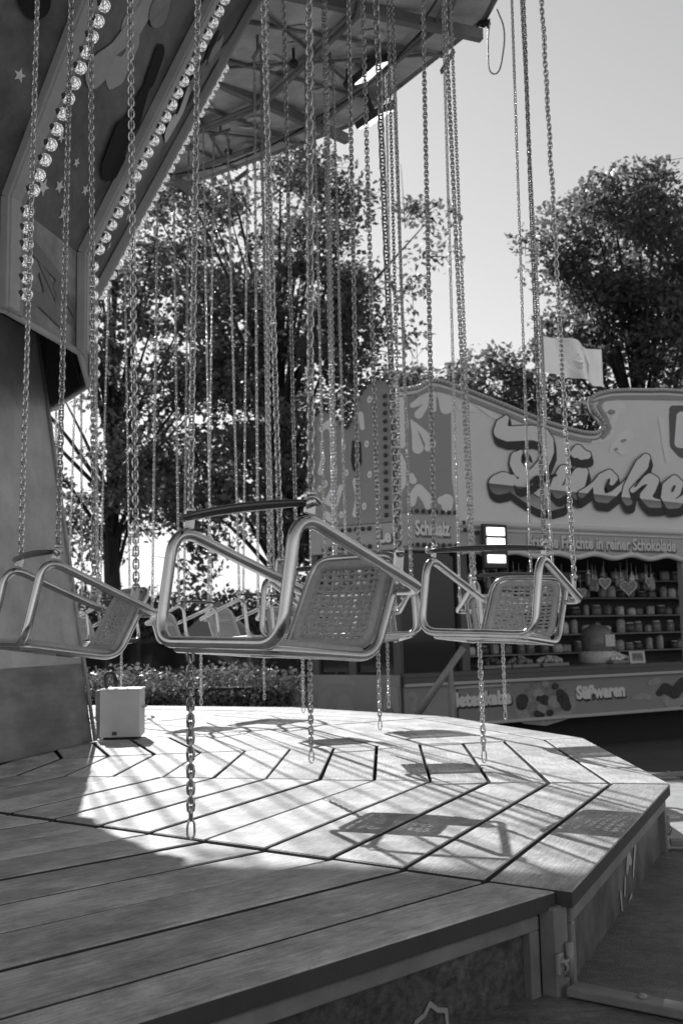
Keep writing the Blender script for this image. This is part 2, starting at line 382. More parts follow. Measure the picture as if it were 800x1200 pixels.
# corner posts with latches
for k in range(-1, 4):
    a = PH+k*DA; p = MB(); p.box((0, 0, -.22), (.05, .07, .36), ch=.006)
    post = p.build('corner_post', 'frame_grey', plat, Matrix.Translation((math.cos(a)*(RP-.055), math.sin(a)*(RP-.055), 0)) @ Matrix.Rotation(a, 4, 'Z'))
    q = MB(); q.tube([(.035, .012, -.13), (.035, .012, -.21)], .011, 10); q.tube([(.035, .012, -.165), (.04, -.02, -.168), (.036, -.045, -.16)], .006, 6)
    q.tube([(.035, -.03, -.155), (.05, -.032, -.175), (.042, -.03, -.195), (.03, -.028, -.18)], .004, 6); q.box((.03, -.035, -.17), (.012, .03, .05), ch=.003)
    q.build('latch', 'pipe', post)
# lower walkway ring around the deck: a panel per side, a cover strip at each corner
ring = empty('lower_walkway', (CX, CY, 0)); tag(ring, 'dark stepped walkway ring around the ride deck with bolted cover strips', 'walkway')
for k in range(-2, 5):
    a0, a1 = PH+k*DA, PH+(k+1)*DA; r0, r1 = RP-.12, RP+.62; zt = ZS+(.012 if k == -1 else -.004 if k == 1 else 0.)
    vs = []
    for z in (0, -.035):
        for (r, a, s) in ((r0, a0, 1), (r0, a1, -1), (r1, a1, -1), (r1, a0, 1)): vs.append((math.cos(a+s*.005)*r, math.sin(a+s*.005)*r, z))
    p = MB(); p.add(vs, [(0, 3, 2, 1), (4, 5, 6, 7), (0, 1, 5, 4), (1, 2, 6, 5), (2, 3, 7, 6), (3, 0, 4, 7)])
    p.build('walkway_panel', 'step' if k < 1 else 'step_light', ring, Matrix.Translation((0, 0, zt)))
    s = MB(); s.box((.30, 0, 0), (.66, .058, .022), ch=.003)
    st = s.build('cover_strip', 'frame_grey', ring, Matrix.Translation((math.cos(a0)*(RP+.015), math.sin(a0)*(RP+.015), ZS+.026)) @ Matrix.Rotation(a0, 4, 'Z'))
    for x in (.15, .34, .52):
        b = MB(); b.lathe([(.013, 0), (.013, .004), (.007, .008), (1e-6, .009)], 10); b.build('bolt', 'pipe', st, Matrix.Translation((x, .006, .011)))
    lg = MB(); lg.box((0, 0, (GZ-ZS)/2-.03), (.06, .06, abs(GZ-ZS)-.07)); lg.build('leg', 'under', ring, Matrix.Translation((math.cos(a0)*(RP+.5), math.sin(a0)*(RP+.5), ZS)))

# ------------------------------------------------------------------ centre tower
tower = empty('ride_tower', (CX, CY, 0)); tag(tower, 'tapering grey sheet metal centre tower on the ride deck', 'tower')
def frustum(z0, z1, r0, r1, a0=math.radians(32)):
    vs = [(math.cos(a0+i*math.pi/2)*r, math.sin(a0+i*math.pi/2)*r, z) for (r, z) in ((r0, z0), (r1, z1)) for i in range(4)]
    return vs
for i in range(4):
    for nm, m, z0, z1, o in (('base_panel', 'tower_base', .004, .5, 0.), ('shaft_panel', 'tower', .5, 2.9, 0.)):
        R = lambda z: 2.06-z*.151+o
        vs = frustum(z0, z1, R(z0), R(z1)); p = MB(); j = (i+1) % 4
        p.add([vs[i], vs[j], vs[j+4], vs[i+4]], [(0, 1, 2, 3)]); p.build(nm, m, tower)
    p = MB(); a = math.radians(32)+i*math.pi/2
    p.tube([(math.cos(a)*2.075, math.sin(a)*2.075, .01), (math.cos(a)*1.63, math.sin(a)*1.63, 2.9)], .014, 6); p.build('corner_trim', 'tower', tower)

# ------------------------------------------------------------------ rotating crown and canopy
can = empty('swing_canopy', (CX, CY, 0)); tag(can, 'round overhead swing carousel canopy and flared crown edged with bulbs', 'canopy')
A0 = math.radians(-23.5); RC = 1.93; ZB, ZF, ZT = 2.22, 2.78, 5.1; RT = 3.05
def cp(r, a, z): return Vector((r*math.cos(a), r*math.sin(a), z))
bulb = MB(); bulb.lathe([(.019, 0), (.019, .026), (.022, .03)], 10, 0, axis=None); bulb.lathe([(.023, .028), (.033, .037), (.037, .055), (.034, .073), (.021, .085), (1e-6, .089)], 12, 1)
bulb_me = bulb.mesh('bulb', ['socket', 'bulb_cap'])
STAR = [(math.sin(i*math.pi/5)*(1 if i % 2 == 0 else .42), math.cos(i*math.pi/5)*(1 if i % 2 == 0 else .42)) for i in range(10)]
for k in range(-3, 8):
    a, b = A0+k*DA, A0+(k+1)*DA
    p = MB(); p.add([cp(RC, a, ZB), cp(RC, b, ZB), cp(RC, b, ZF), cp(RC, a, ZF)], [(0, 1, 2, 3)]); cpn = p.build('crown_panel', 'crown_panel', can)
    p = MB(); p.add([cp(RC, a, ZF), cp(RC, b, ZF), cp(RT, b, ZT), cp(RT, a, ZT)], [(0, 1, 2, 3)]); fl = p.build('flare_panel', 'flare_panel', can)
    rq = random.Random(70+k); cu = (cp(RC, b, 0)-cp(RC, a, 0)).normalized(); cn = cp(1, (a+b)/2, 0); c0_ = (cp(RC, a, 0)+cp(RC, b, 0))/2
    paint_each([[(rq.uniform(-.25, .3), rq.uniform(ZB+.08, ZF-.08), rq.uniform(.015, .045)) for _ in range(1)]+[(x_+rq.uniform(-.05, .05), z_+rq.uniform(-.06, .06), rq.uniform(.012, .035)) for _ in range(2)] for x_, z_ in [(rq.uniform(-.22, .28), rq.uniform(ZB+.1, ZF-.1)) for _ in range(7)]], .012, lambda o: (lambda x, y: c0_+cu*x+cn*(-o)+Vector((0, 0, y))), 'painted_patch', ('flare_panel', 'orn')[k % 2], cpn, -.004)
    # lower lip and inner lining
    p = MB(); p.tube([cp(RC, a, ZB), cp(RC, b, ZB)], .018, 6); p.build('lower_lip', 'strip', can)
    p = MB(); p.add([cp(RC-.05, a, ZB), cp(RC-.05, b, ZB), cp(RC-.05, b, ZF), cp(RC-.05, a, ZF)], [(0, 1, 2, 3)]); p.build('lining', 'black', can)
    # painted stars on the flare
    nrm = (cp(RC, b, ZF)-cp(RC, a, ZF)).cross(cp(RT, a, ZT)-cp(RC, a, ZF)).normalized()
    ux = (cp(RC, b, ZF)-cp(RC, a, ZF)).normalized(); uy = nrm.cross(ux)
    if nrm.dot(cp(1, (a+b)/2, -1)) < 0: nrm = -nrm
    o0 = (cp(RC, a, ZF)+cp(RC, b, ZF))/2
    for (sx, sy, r) in ((-.17, .16, .05), (-.05, .22, .04), (.08, .12, .045), (.17, .3, .035), (-.2, .42, .03), (.0, .38, .03), (.25, .55, .035)):
        q = MB(); c0 = o0+ux*sx+uy*sy+nrm*.004; q.add([c0]+[c0+ux*x*r+uy*y*r for x, y in STAR], [(0, i+1, (i+1) % 10+1) for i in range(10)]); q.build('star', 'star', fl)
    # large painted figure shapes
    rs = random.Random(50+k)
    for g_ in range(9):
        q0 = [(rs.uniform(-.36, .36), rs.uniform(.45, 2.1))]; st = []
        for i in range(5): q0.append((q0[-1][0]+rs.uniform(-.1, .12), q0[-1][1]+rs.uniform(-.05, .2)))
        st = [[(x, y, rs.uniform(.03, .09)) for x, y in q0]]
        strokes_mesh(st, .03, lambda x, y, g_=g_: o0+ux*x+uy*y+nrm*(.003+.0015*g_)).build('painted_figure', ('strip', 'black', 'tower', 'crown_panel', 'black', 'tower_base', 'strip', 'tower', 'black')[g_], fl)
    # corner strip with bulbs standing on its side face
    rad = Vector((math.cos(a), math.sin(a), 0)); tan = Vector((-math.sin(a), math.cos(a), 0))
    for (r0, z0, r1, z1, nb, f0) in ((RC, ZB, RC, ZF, 6, .1), (RC, ZF, RT, ZT, 32, .02)):
        P, Q = cp(r0, a, z0), cp(r1, a, z1); ax = (Q-P).normalized(); on = ax.cross(tan).normalized()
        if on.dot(rad) < 0: on = -on
        rot = Matrix((tan, on, ax)).transposed(); L = (Q-P).length
        s = MB(); s.box((P+Q)/2+on*.02, (.095, .05, L-.004), rot=rot, ch=.004); s.box((P+Q)/2+on*.047+tan*-.015, (.035, .012, L-.004), rot=rot, ch=.003)
        strip = s.build('corner_strip', 'strip', can)
        s = MB(); s.box((P+Q)/2+on*.004+tan*.07, (.07, .012, L), rot=rot); s.build('bulb_rail', 'beam', strip)
        if -2 <= k <= 4:
            bd = (on*.45+tan*.9).normalized(); qr = Vector((0, 0, 1)).rotation_difference(bd).to_matrix().to_4x4()
            for i in range(nb):
                t = f0+(1-f0)*(i+.5)/nb
                if r1 > RC and t > .8: continue
                obj('bulb', bulb_me, strip, Matrix.Translation(P+(Q-P)*t+on*.03+tan*.038) @ qr @ Matrix.Scale(.86, 4))
p = MB(); p.add([cp(RC-.04, i*DA, 2.74) for i in range(16)], [tuple(range(16))]); p.build('crown_ceiling', 'black', can)
# canopy ceiling panels, radial beams, ring tubes and rim
RR, ZR = 4.86, 5.30
def cz(r): return ZT+(r-RT)/(RR-RT)*(ZR-ZT)
for k in range(16):
    a, b = A0+k*DA, A0+(k+1)*DA
    p = MB(); p.add([cp(RT, a, ZT), cp(RT, b, ZT), cp(RR, b, ZR), cp(RR, a, ZR)], [(0, 1, 2, 3)])
    p.add([cp(RT-1, a, ZT+1.2), cp(RT-1, b, ZT+1.2), cp(RR, b, ZR+.16), cp(RR, a, ZR+.16)], [(0, 1, 2, 3)]); pn = p.build('ceiling_panel', 'canopy', can)
    d = MB(); m0 = (a+b)/2
    for f in (.28, .72):
        aa = a+(b-a)*f; d.tube([cp(RT, aa, ZT-.012), cp(RR-.06, aa, ZR-.03)], .016, 6)
    d.build('ceiling_rib', 'beam', pn)
    s = MB(); rad = cp(1, a, 0); tn = Vector((-rad.y, rad.x, 0)); rot = Matrix((rad, tn, Vector((0, 0, 1)))).transposed()
    s.box(cp((RT+RR)/2, a, cz((RT+RR)/2)-.05), (RR-RT-.06, .06, .09), rot=rot, ch=.004); s.build('radial_beam', 'beam', can)
    for (r, z, w, m) in ((RR, ZR+.02, .030, 'pipe'), (RR+.05, ZR+.10, .022, 'pipe'), (RR-.35, cz(RR-.35)-.075, .02, 'beam'), (RR-.42, cz(RR-.42)-.09, .016, 'beam'), (RR-1.05, cz(RR-1.05)-.09, .026, 'beam'), (RR-1.12, cz(RR-1.12)-.10, .018, 'pipe')):
        q = MB(); q.tube([cp(r, a, z), cp(r, b, z)], w, 6); q.build('rim_tube' if r > RR-.1 else 'ring_tube', m, can)
    q = MB(); q.add([cp(RR+.02, a, ZR-.02), cp(RR+.02, b, ZR-.02), cp(RR+.06, b, ZR+.2), cp(RR+.06, a, ZR+.2)], [(0, 1, 2, 3)]); q.build('rim_board', 'canopy', can)
    for (f, l) in ((.2, .22), (.65, .16)):
        aa = a+(b-a)*f; q = MB(); r = cp(1, aa, 0); t_ = Vector((-r.y, r.x, 0)); rt = Matrix((t_, r, Vector((0, 0, 1)))).transposed()
        q.box(cp(RR-.05, aa, ZR-.05)+t_*(l*.45)+Vector((0, 0, -.05)), (l, .012, .045), rot=rt @ Matrix.Rotation(.35, 3, 'Y')); q.build('bracket', 'pipe', can)
    sp = cp(RR-.7, a+(b-a)*.5, cz(RR-.7)-.015); q = MB(); q.add([sp]+[sp+Vector((x*.07, y*.07, 0)) for x, y in STAR], [(0, i+1, (i+1) % 10+1) for i in range(10)]); q.build('star', 'star', pn)
# pale painted scrolls and lattice lines on the ceiling panels
for k in range(-1, 6):
    a, b = A0+k*DA, A0+(k+1)*DA; am_ = (a+b)/2; rs_ = random.Random(90+k)
    cmap = lambda o: (lambda x, y: cp(y/math.cos(x/y), am_+x/y, cz(y)-.006+o))
    st = []
    for (x, y, f) in ((-.25, 3.5, 1), (.25, 3.5, -1), (-.4, 4.05, 1), (.4, 4.05, -1), (0, 4.45, 1)):
        st.append([(x+f*.16*math.cos(t)*(1-t/7), y+.16*math.sin(t)*(1-t/7), .012+.022*math.sin(t*.55)) for t in [i*.5 for i in range(11)]])
    paint_each(st, .016, cmap, 'painted_scroll', 'star', can, 0., -.001)
    for (x0, x1) in ((-.5, .35), (.5, -.35)):
        q = MB(); q.tube([cp(RT+.15, am_+x0/4, cz(RT+.15)-.02), cp(RR-.2, am_+x1/4, cz(RR-.2)-.035)], .013, 5); q.build('lattice_bar', 'beam', can)
    for t_ in (.3, .62):
        q = MB(); o_ = cp(RT+(RR-RT)*t_, a+(b-a)*rs_.uniform(.2, .8), 0); zz = cz(RT+(RR-RT)*t_); q.tube([o_+Vector((0, 0, zz-.01)), o_+Vector((0, 0, zz-.10))], .012, 6); q.lathe([(.03, zz-.16), (.04, zz-.13), (.02, zz-.10)], 8, c=(o_.x, o_.y, 0)); q.build('ceiling_lamp', 'lamp_body', can)
    q = MB(); c0 = cp(RR-.5, a, cz(RR-.5)-.12); c1 = cp(RR-.55, b, cz(RR-.5)-.12); q.tube([c0.lerp(c1, i/8)+Vector((0, 0, -.10*math.sin(math.pi*i/8))) for i in range(9)], .009, 5); q.build('ceiling_cable', 'cable', can)
# floodlights under the canopy
for (x, y, z) in ((.316, 7.693, 5.12), (.365, 8.25, 5.02)):
    v = Vector((x-CX, y-CY, 0)); aa = math.atan2(v.y, v.x); mw = Matrix.Translation((v.x, v.y, z)) @ Matrix.Rotation(aa, 4, 'Z') @ Matrix.Rotation(-.5, 4, 'Y')
    q = MB(); q.box((0, 0, .035), (.17, .36, .06), ch=.01); q.box((0, 0, .14), (.02, .05, .16)); fl = q.build('floodlight', 'lamp_body', can, mw)
    q = MB(); q.box((0, 0, 0), (.14, .32, .008), ch=.002); q.build('lamp_lens', 'lamp_glow', fl)
# loose cable hanging from the rim
q = MB(); aa = math.radians(20); t_ = Vector((-math.sin(aa), math.cos(aa), 0)); o = cp(RR+.04, aa, ZR)
q.tube(rounded([o, o+t_*-.12+Vector((0, 0, -.25)), o+t_*.0+Vector((0, 0, -.52)), o+t_*.17+Vector((0, 0, -.42)), o+t_*.16+Vector((0, 0, -.15)), o+t_*.12], .2, 6), .006, 6); q.build('loose_cable', 'cable_light', can)
q = MB(); o = cp(RR+.02, math.radians(22), ZR-.04)
for i in range(5): q.tube(rounded([o+Vector((random.uniform(-.05, .05), random.uniform(-.05, .05), .02)) for _ in range(5)], .05, 4), .012, 6)
q.build('cable_knot', 'cable', can)

# ------------------------------------------------------------------ swing seats on chains
HF, DXF, XR, ZRR, WR, XS, XT, ZTT, WF = .326, -.017, -.434, .228, .243, -.398, -.478, .277, .26
TUBE = .0165
def chair_meshes():
    d = {}
    # guard and armrest tube: one closed loop (front bottom, uprights, arms, rear bar behind the back)
    loop = [(0, WF, 0), (DXF, WF, HF), (XR-.075, WR-.005, ZRR-.035), (XR-.075, -WR+.005, ZRR-.035), (DXF, -WF, HF), (0, -WF, 0)]
    m = MB(); m.tube(rounded(loop, [.075, .085, .04, .04, .085, .075], 8, True), TUBE, 12, closed=True); d['frame_tube'] = m.mesh('frame_tube', 'steel')
    # seat and backrest tube
    lp = [(-.015, .205, -.014), (XS, .185, -.006), (XT-.012, .178, ZTT+.012), (XT-.012, -.178, ZTT+.012), (XS, -.185, -.006), (-.015, -.205, -.014)]
    m = MB(); m.tube(rounded(lp, [.03, .07, .075, .075, .07, .03], 8, True), .0135, 12, closed=True)
    for x in (-.13, -.27): m.tube([(x, .20, -.016), (x, -.20, -.016)], .006, 6)
    [m.tube([(XR-.075, q_*.2, ZRR-.035), (XT-.008, q_*.178, ZRR-.02)], .009, 6) for q_ in (-1, 1)]
    d['seat_tube'] = m.mesh('seat_tube', 'steel')
    def panel(P, Q, hw0, hw1, bul, nrm, rows, stakes):
        P, Q, nrm = Vector(P), Vector(Q), Vector(nrm).normalized()
        def pt(u, v, o=0.): return P+(Q-P)*v+Vector((0, u*(hw0+(hw1-hw0)*v), 0))+nrm*(bul*(1-u*u)*math.sin(math.pi*min(1, max(0, v)))+o)
        w = MB(); n = stakes*2
        for r in range(rows):
            v = (r+.5)/rows
            w.tube([pt(-1+2*i/n, v, (.0046 if (i//2+r) % 2 else -.0046)*(i % 2)) for i in range(n+1)], .0052, 5, cap=False)
        for k in range(stakes):
            u = -1+2*(k+.5)/stakes; w.tube([pt(u, i/8, 0) for i in range(9)], .0052, 5, cap=False)
        rim = MB(); cor = [pt(-1, 0), pt(1, 0), pt(1, 1), pt(-1, 1)]
        path = rounded(cor, .045, 10, True)
        # resample so that the cane wrapping shows as fine ridges
        L = [0]
        for a, b in zip(path, path[1:]+path[:1]): L.append(L[-1]+(b-a).length)
        N = 260; pts = []
        for i in range(N):
            s = L[-1]*i/N; j = max(q for q in range(len(path)) if L[q] <= s); a, b = path[j], path[(j+1) % len(path)]
            pts.append(a+(b-a)*((s-L[j])/max(1e-6, L[j+1]-L[j])))
        rim.tube(pts, [.0165 if i % 2 else .0150 for i in range(N)], 8, closed=True)
        return w, rim
    w, r = panel((XS-.004, 0, .03), (XT+.004, 0, ZTT-.012), .150, .142, -.022, (1, 0, .28), 14, 10)
    d['back_weave'] = w.mesh('back_weave', 'wicker'); d['back_rim'] = r.mesh('back_rim', 'wicker_rim')
    w, r = panel((-.035, 0, .002), (XS+.012, 0, .006), .175, .155, -.012, (0, 0, 1), 22, 10)
    d['seat_weave'] = w.mesh('seat_weave', 'wicker'); d['seat_rim'] = r.mesh('seat_rim', 'wicker_rim')
    # dark padded safety bar hooked over both arms
    m = MB(); N = 16; pts = [(DXF-.02+.012*math.sin(math.pi*i/N), WF*1.02*(1-2*i/N), HF+.026+.005*math.sin(math.pi*i/N)) for i in range(N+1)]
    m.tube(pts, [.008+.0065*math.sin(math.pi*i/N)**.5 for i in range(N+1)], 10, flat=.8); d['safety_bar'] = m.mesh('safety_bar', 'leather')
    for s in (-1, 1):
        m = MB(); m.tube(rounded([(DXF-.02, s*WF*1.0, HF+.03), (DXF-.03, s*(WF+.03), HF+.045), (DXF-.05, s*(WF+.035), HF+.02), (DXF-.06, s*(WF+.005), HF+.03)], .02, 4), .006, 6)
        d['bar_hook%d' % s] = m.mesh('bar_hook', 'steel')
    # welded chain tab (local origin at the tube)
    m = MB(); m.box((0, 0, .022), (.036, .008, .05), ch=.002); m.lathe([(.016, -.006), (.016, .006)], 10, c=(0, 0, .048), axis=(0, 1, 0)); m.lathe([(.008, -.014), (.008, .014)], 8, c=(0, 0, .048), axis=(0, 1, 0))
    d['chain_tab'] = m.mesh('chain_tab', 'steel')
    return d
CM = chair_meshes()
PITCHL = .0216
def chain_mesh(n, wob=0., seed=1, wire=.0027):
    rs = random.Random(seed); m = MB(); q = 10; w = .0076; hl = .0136-w*.5
    base = []
    for i in range(q):
        t = 2*math.pi*i/q; base.append((w*math.cos(t), w*math.sin(t)+(hl if math.sin(t) > 1e-6 else -hl if math.sin(t) < -1e-6 else 0)))
    px = py = 0.
    for i in range(n):
        a = (math.pi/2)*(i % 2)+rs.uniform(-.16, .16); z = -PITCHL*(i+.5)
        if wob: px = wob*math.sin(i*.55+seed)*min(1, i/40); py = wob*math.cos(i*.43)*min(1, i/40)
        m.tube([(x*math.cos(a)+px, x*math.sin(a)+py, z+y) for x, y in base], wire, 5, closed=True)
    return m.mesh('chain', 'chain')
NL = 200; CH = [chain_mesh(NL, 0, s) for s in (1, 2)]+[chain_mesh(NL, .0016, 3)]; CLEN = NL*PITCHL
LOW = chain_mesh(20, 0, 5, .0036); LOWLEN = 20*PITCHL
hk = MB(); hk.tube(rounded([(0, 0, .03), (0, 0, 0), (.012, 0, -.012), (.013, 0, -.05), (0, 0, -.064), (-.013, 0, -.05), (-.012, 0, -.02), (-.004, 0, 0)], .01, 4), .0042, 6); hk.lathe([(.008, 0), (.008, .03)], 8, c=(0, 0, .004))
HOOK = hk.mesh('snap_hook', 'steel')
ang_rnd = random.Random(3)
def seat(px, py, pz, yaw, pit, rol, scl, label, nm='hanging_chair', slack=None, low=True, low_y=0.):
    rot = Matrix.Rotation(math.radians(yaw), 4, 'Z') @ Matrix.Rotation(-math.radians(pit), 4, 'Y') @ Matrix.Rotation(math.radians(rol), 4, 'X')
    mw = Matrix.Translation((px, py, pz)) @ rot @ Matrix.Scale(scl, 4); inv = mw.inverted()
    root = empty(nm, mw=mw); tag(root, label, 'chair', 'chairs hung from the canopy')
    obj('frame_tube', CM['frame_tube'], root)
    st = obj('seat_tube', CM['seat_tube'], root)
    b = obj('backrest', CM['back_weave'], root); obj('rim', CM['back_rim'], b)
    s = obj('seat', CM['seat_weave'], root); obj('rim', CM['seat_rim'], s)
    sb = obj('safety_bar', CM['safety_bar'], root); obj('bar_hook', CM['bar_hook1'], sb); obj('bar_hook', CM['bar_hook-1'], sb)
    fw = Vector((math.cos(math.radians(yaw)), math.sin(math.radians(yaw)), 0))
    for side in (1, -1):
        T = Vector((DXF-.045, side*(WF-.003), HF+.005)); R_ = Vector((XR+.03, side*(WR+.004), ZRR+.005))
        mid = mw @ ((T+R_)/2)
        hr = math.hypot(mid.x-CX, mid.y-CY); hz = cz(max(hr, RT))-.12
        tops = []
        for which, A in (('f', T), ('r', R_)):
            tab = obj('chain_tab', CM['chain_tab'], root, Matrix.Translation(A))
            lo = mw @ (A+Vector((0, 0, .05))); hi = Vector((mid.x, mid.y, hz))+fw*(.075 if which == 'f' else -.075); tops.append(hi)
            v = lo-hi; L = v.length; q = Vector((0, 0, -1)).rotation_difference(v.normalized()).to_matrix().to_4x4()
            sk = slack is not None and (side, which) in slack
            me = CH[2] if sk else CH[ang_rnd.randrange(2)]
            w = Matrix.Translation(hi) @ q @ Matrix.Rotation(ang_rnd.uniform(0, 6.28), 4, 'Z') @ Matrix.Diagonal((1.18, 1.18, L/CLEN, 1))
            obj('chain', me, root, inv @ w)
        hb = MB(); hb.tube([inv @ (tops[0]+fw*.03), inv @ (tops[1]-fw*.03)], .014/scl, 6); m_ = inv @ ((tops[0]+tops[1])/2); m2 = inv @ ((tops[0]+tops[1])/2+Vector((0, 0, .12))); hb.tube([m_, m2], .012/scl, 6)
        hb.build('hanger', 'beam', root)
    if low:
        o = mw @ Vector((-.03, low_y, -.02)); q = Matrix.Rotation(ang_rnd.uniform(-.3, .3), 4, 'Z') @ Matrix.Rotation(ang_rnd.uniform(-.01, .01), 4, 'X')
        ll = (o.z-.175)/LOWLEN
        c = obj('lower_chain', LOW, root, inv @ (Matrix.Translation(o) @ q @ Matrix.Diagonal((1.12, 1.12, ll, 1))))
        obj('snap_hook', HOOK, c, Matrix.Translation((0, 0, -LOWLEN)) @ Matrix.Diagonal((.75/1.12, .75/1.12, .9/ll, 1)))
    return root
seat(-.331, 2.64, .634, -136, 5.7, -1.2, 1, 'large wicker swing chair with thick steel guard, hanging over the shaded planks', low_y=-.15)
seat(-1.09, 3.30, .647, -147, 9.5, -.6, .815, 'small wicker swing chair with steep arms, hanging beside the centre tower', slack=None, low=False)
seat(.54, 4.196, .642, -125, 5.6, -2.4, 1, 'bright steel swing chair turned face-on, hanging before the sweet stall counter', slack={(1, 'r')})
seat(-.155, 4.30, .640, -112, 5, 0, .82, 'small swing chair half hidden behind the large swing chair')
seat(.19, 5.70, .64, -84, 4, 1, .82, 'small swing chair between the two large chairs, before the stall corner')
seat(1.08, 6.2, .64, -78, 6, 0, 1, 'large swing chair directly behind the chair turned face-on', low_y=-.12)
for i, (phi, r, s, lab) in enumerate(((27, 4.12, 1, 'swing chair on the outer row over the sunlit far planks'), (27, 3.45, .82, 'small swing chair on the inner row over the sunlit far planks'),
                                      (49, 4.12, 1, 'swing chair on the outer row before the clipped hedge'), (49.5, 3.45, .82, 'small swing chair on the inner row before the clipped hedge'),
                                      (71, 4.12, 1, 'swing chair on the outer row beyond the white box'), (72, 3.45, .82, 'small swing chair on the inner row beyond the tower'))):
    a = math.radians(phi)
    seat(CX+r*math.cos(a), CY+r*math.sin(a), .64, phi-90+ang_rnd.uniform(-12, 12), ang_rnd.uniform(3, 9), ang_rnd.uniform(-2, 2), s, lab)

# ------------------------------------------------------------------ white box with cable on the deck
bx = empty('control_box', (-1.465, 6.80, .004), math.radians(4)); tag(bx, 'pale square box with a cable standing on the sunlit deck by the tower', 'box')
m = MB(); m.box((0, 0, .165), (.255, .26, .30), ch=.004); m.build('cabinet', 'box', bx)
m = MB(); m.box((0, 0, .008), (.22, .22, .014)); m.build('plinth', 'under', bx)
m = MB(); m.box((.0, 0, .319), (.265, .27, .008), ch=.002); m.build('lid', 'orn', bx)
m = MB(); m.tube(rounded([(.131, -.05, .2), (.15, -.05, .2), (.15, .05, .2), (.131, .05, .2)], .01, 3), .006, 6); m.build('handle', 'pipe', bx)
m = MB(); m.box((-.035, -.131, .04), (.03, .004, .022)); m.build('socket_plate', 'socket', bx)
m = MB(); m.tube(rounded([(-.11, .02, .32), (-.12, .0, .42), (-.06, 0, .425), (-.045, -.01, .37)], .03, 5), .012, 8); m.lathe([(.018, 0), (.02, .05)], 8, c=(-.045, -.01, .33)); m.build('cable', 'cable', bx)
m = MB(); m.box((-.155, .06, .21), (.045, .14, .2), ch=.004); m.box((-.16, .06, .055), (.02, .03, .11)); m.tube([(-.16, -.03, .11), (-.155, -.06, .02), (-.15, -.12, .006)], .008, 6); m.build('side_housing', 'frame_grey', bx)

# ------------------------------------------------------------------ sweet stall
BA = math.radians(29); BP = Vector((2.35, 12.0, 0)); BD = Vector((math.cos(BA), math.sin(BA), 0)); BN = Vector((-math.sin(BA), math.cos(BA), 0))
def bs(u, v, y=0.):
    """photo pixel -> (along, height) on the stall's front plane pushed back by y"""
    r = ray(u, v); t = (BN.dot(BP)+y)/BN.dot(r); X = Vector((0, 0, EYE))+r*t
    return ((X-BP).dot(BD), X.z)
booth = empty('sweet_stall', (BP.x, BP.y, 0), BA); tag(booth, 'fairground sweet stall with scrolled painted signboard and lit serving hatch', 'stall')
SL, SR = -2.0, 4.6
outline = [(465, 458), (488, 454), (506, 446), (532, 452.5), (564, 464.6), (590, 475), (616, 485.6), (642, 496), (669, 504), (690, 508), (701, 506), (706.5, 498), (702, 490), (695, 483), (691, 473), (693, 466), (702, 461.5), (721, 458), (758, 457.8), (800, 459)]
op = [bs(*p) for p in outline]; op[0] = (SL, op[0][1]); op.append((SR, op[-1][1]+.05))
def smooth(pts, n=4):
    out = []
    for i in range(len(pts)-1):
        p0, p1, p2, p3 = pts[max(0, i-1)], pts[i], pts[i+1], pts[min(len(pts)-1, i+2)]
        for k in range(n):
            t = k/n; out.append(tuple(.5*((2*p1[c])+(-p0[c]+p2[c])*t+(2*p0[c]-5*p1[c]+4*p2[c]-p3[c])*t*t+(-p0[c]+3*p1[c]-3*p2[c]+p3[c])*t**3) for c in (0, 1)))
    return out+[pts[-1]]
opS = smooth(op)
ZM = 1.86
poly = opS+[(SR, ZM), (SL, ZM)]
def slab(poly, y0, y1):
    m = MB(); n = len(poly); m.add([(x, y0, z) for x, z in poly]+[(x, y1, z) for x, z in poly], [tuple(range(n))[::-1], tuple(range(n, 2*n))]+[(i, (i+1) % n, (i+1) % n+n, i+n) for i in range(n)]); return m
sb = slab(poly, 0, .06).build('sign_board', 'sign', booth)
e = MB(); e.tube([(x, -.006, z) for x, z in opS], .03, 6); e.tube([(x, -.004, z-.075) for x, z in opS], .011, 4); e.build('sign_edge', 'sign_edge', sb)
bead = MB(); bead.sphere((0, 0, 0), .023, 8, 6); bead_me = bead.mesh('bulb', 'bead')
beadd = MB(); beadd.sphere((0, 0, 0), .026, 8, 6); beadd_me = beadd.mesh('bulb', 'bead_dark')
def beads(path, step, me, parent, y=-.03):
    acc = 0.
    for (x0, z0), (x1, z1) in zip(path, path[1:]):
        L = math.hypot(x1-x0, z1-z0); s = step-acc
        while s < L:
            t = s/L; obj('bulb', me, parent, Matrix.Translation((x0+(x1-x0)*t, y, z0+(z1-z0)*t))); s += step
        acc = L-(s-step)
beads([p for p in opS if p[0] < 3.2], .052, bead_me, sb)
def bpl(y): return lambda u, v: (lambda q: (q[0], y, q[1]))(bs(u, v))
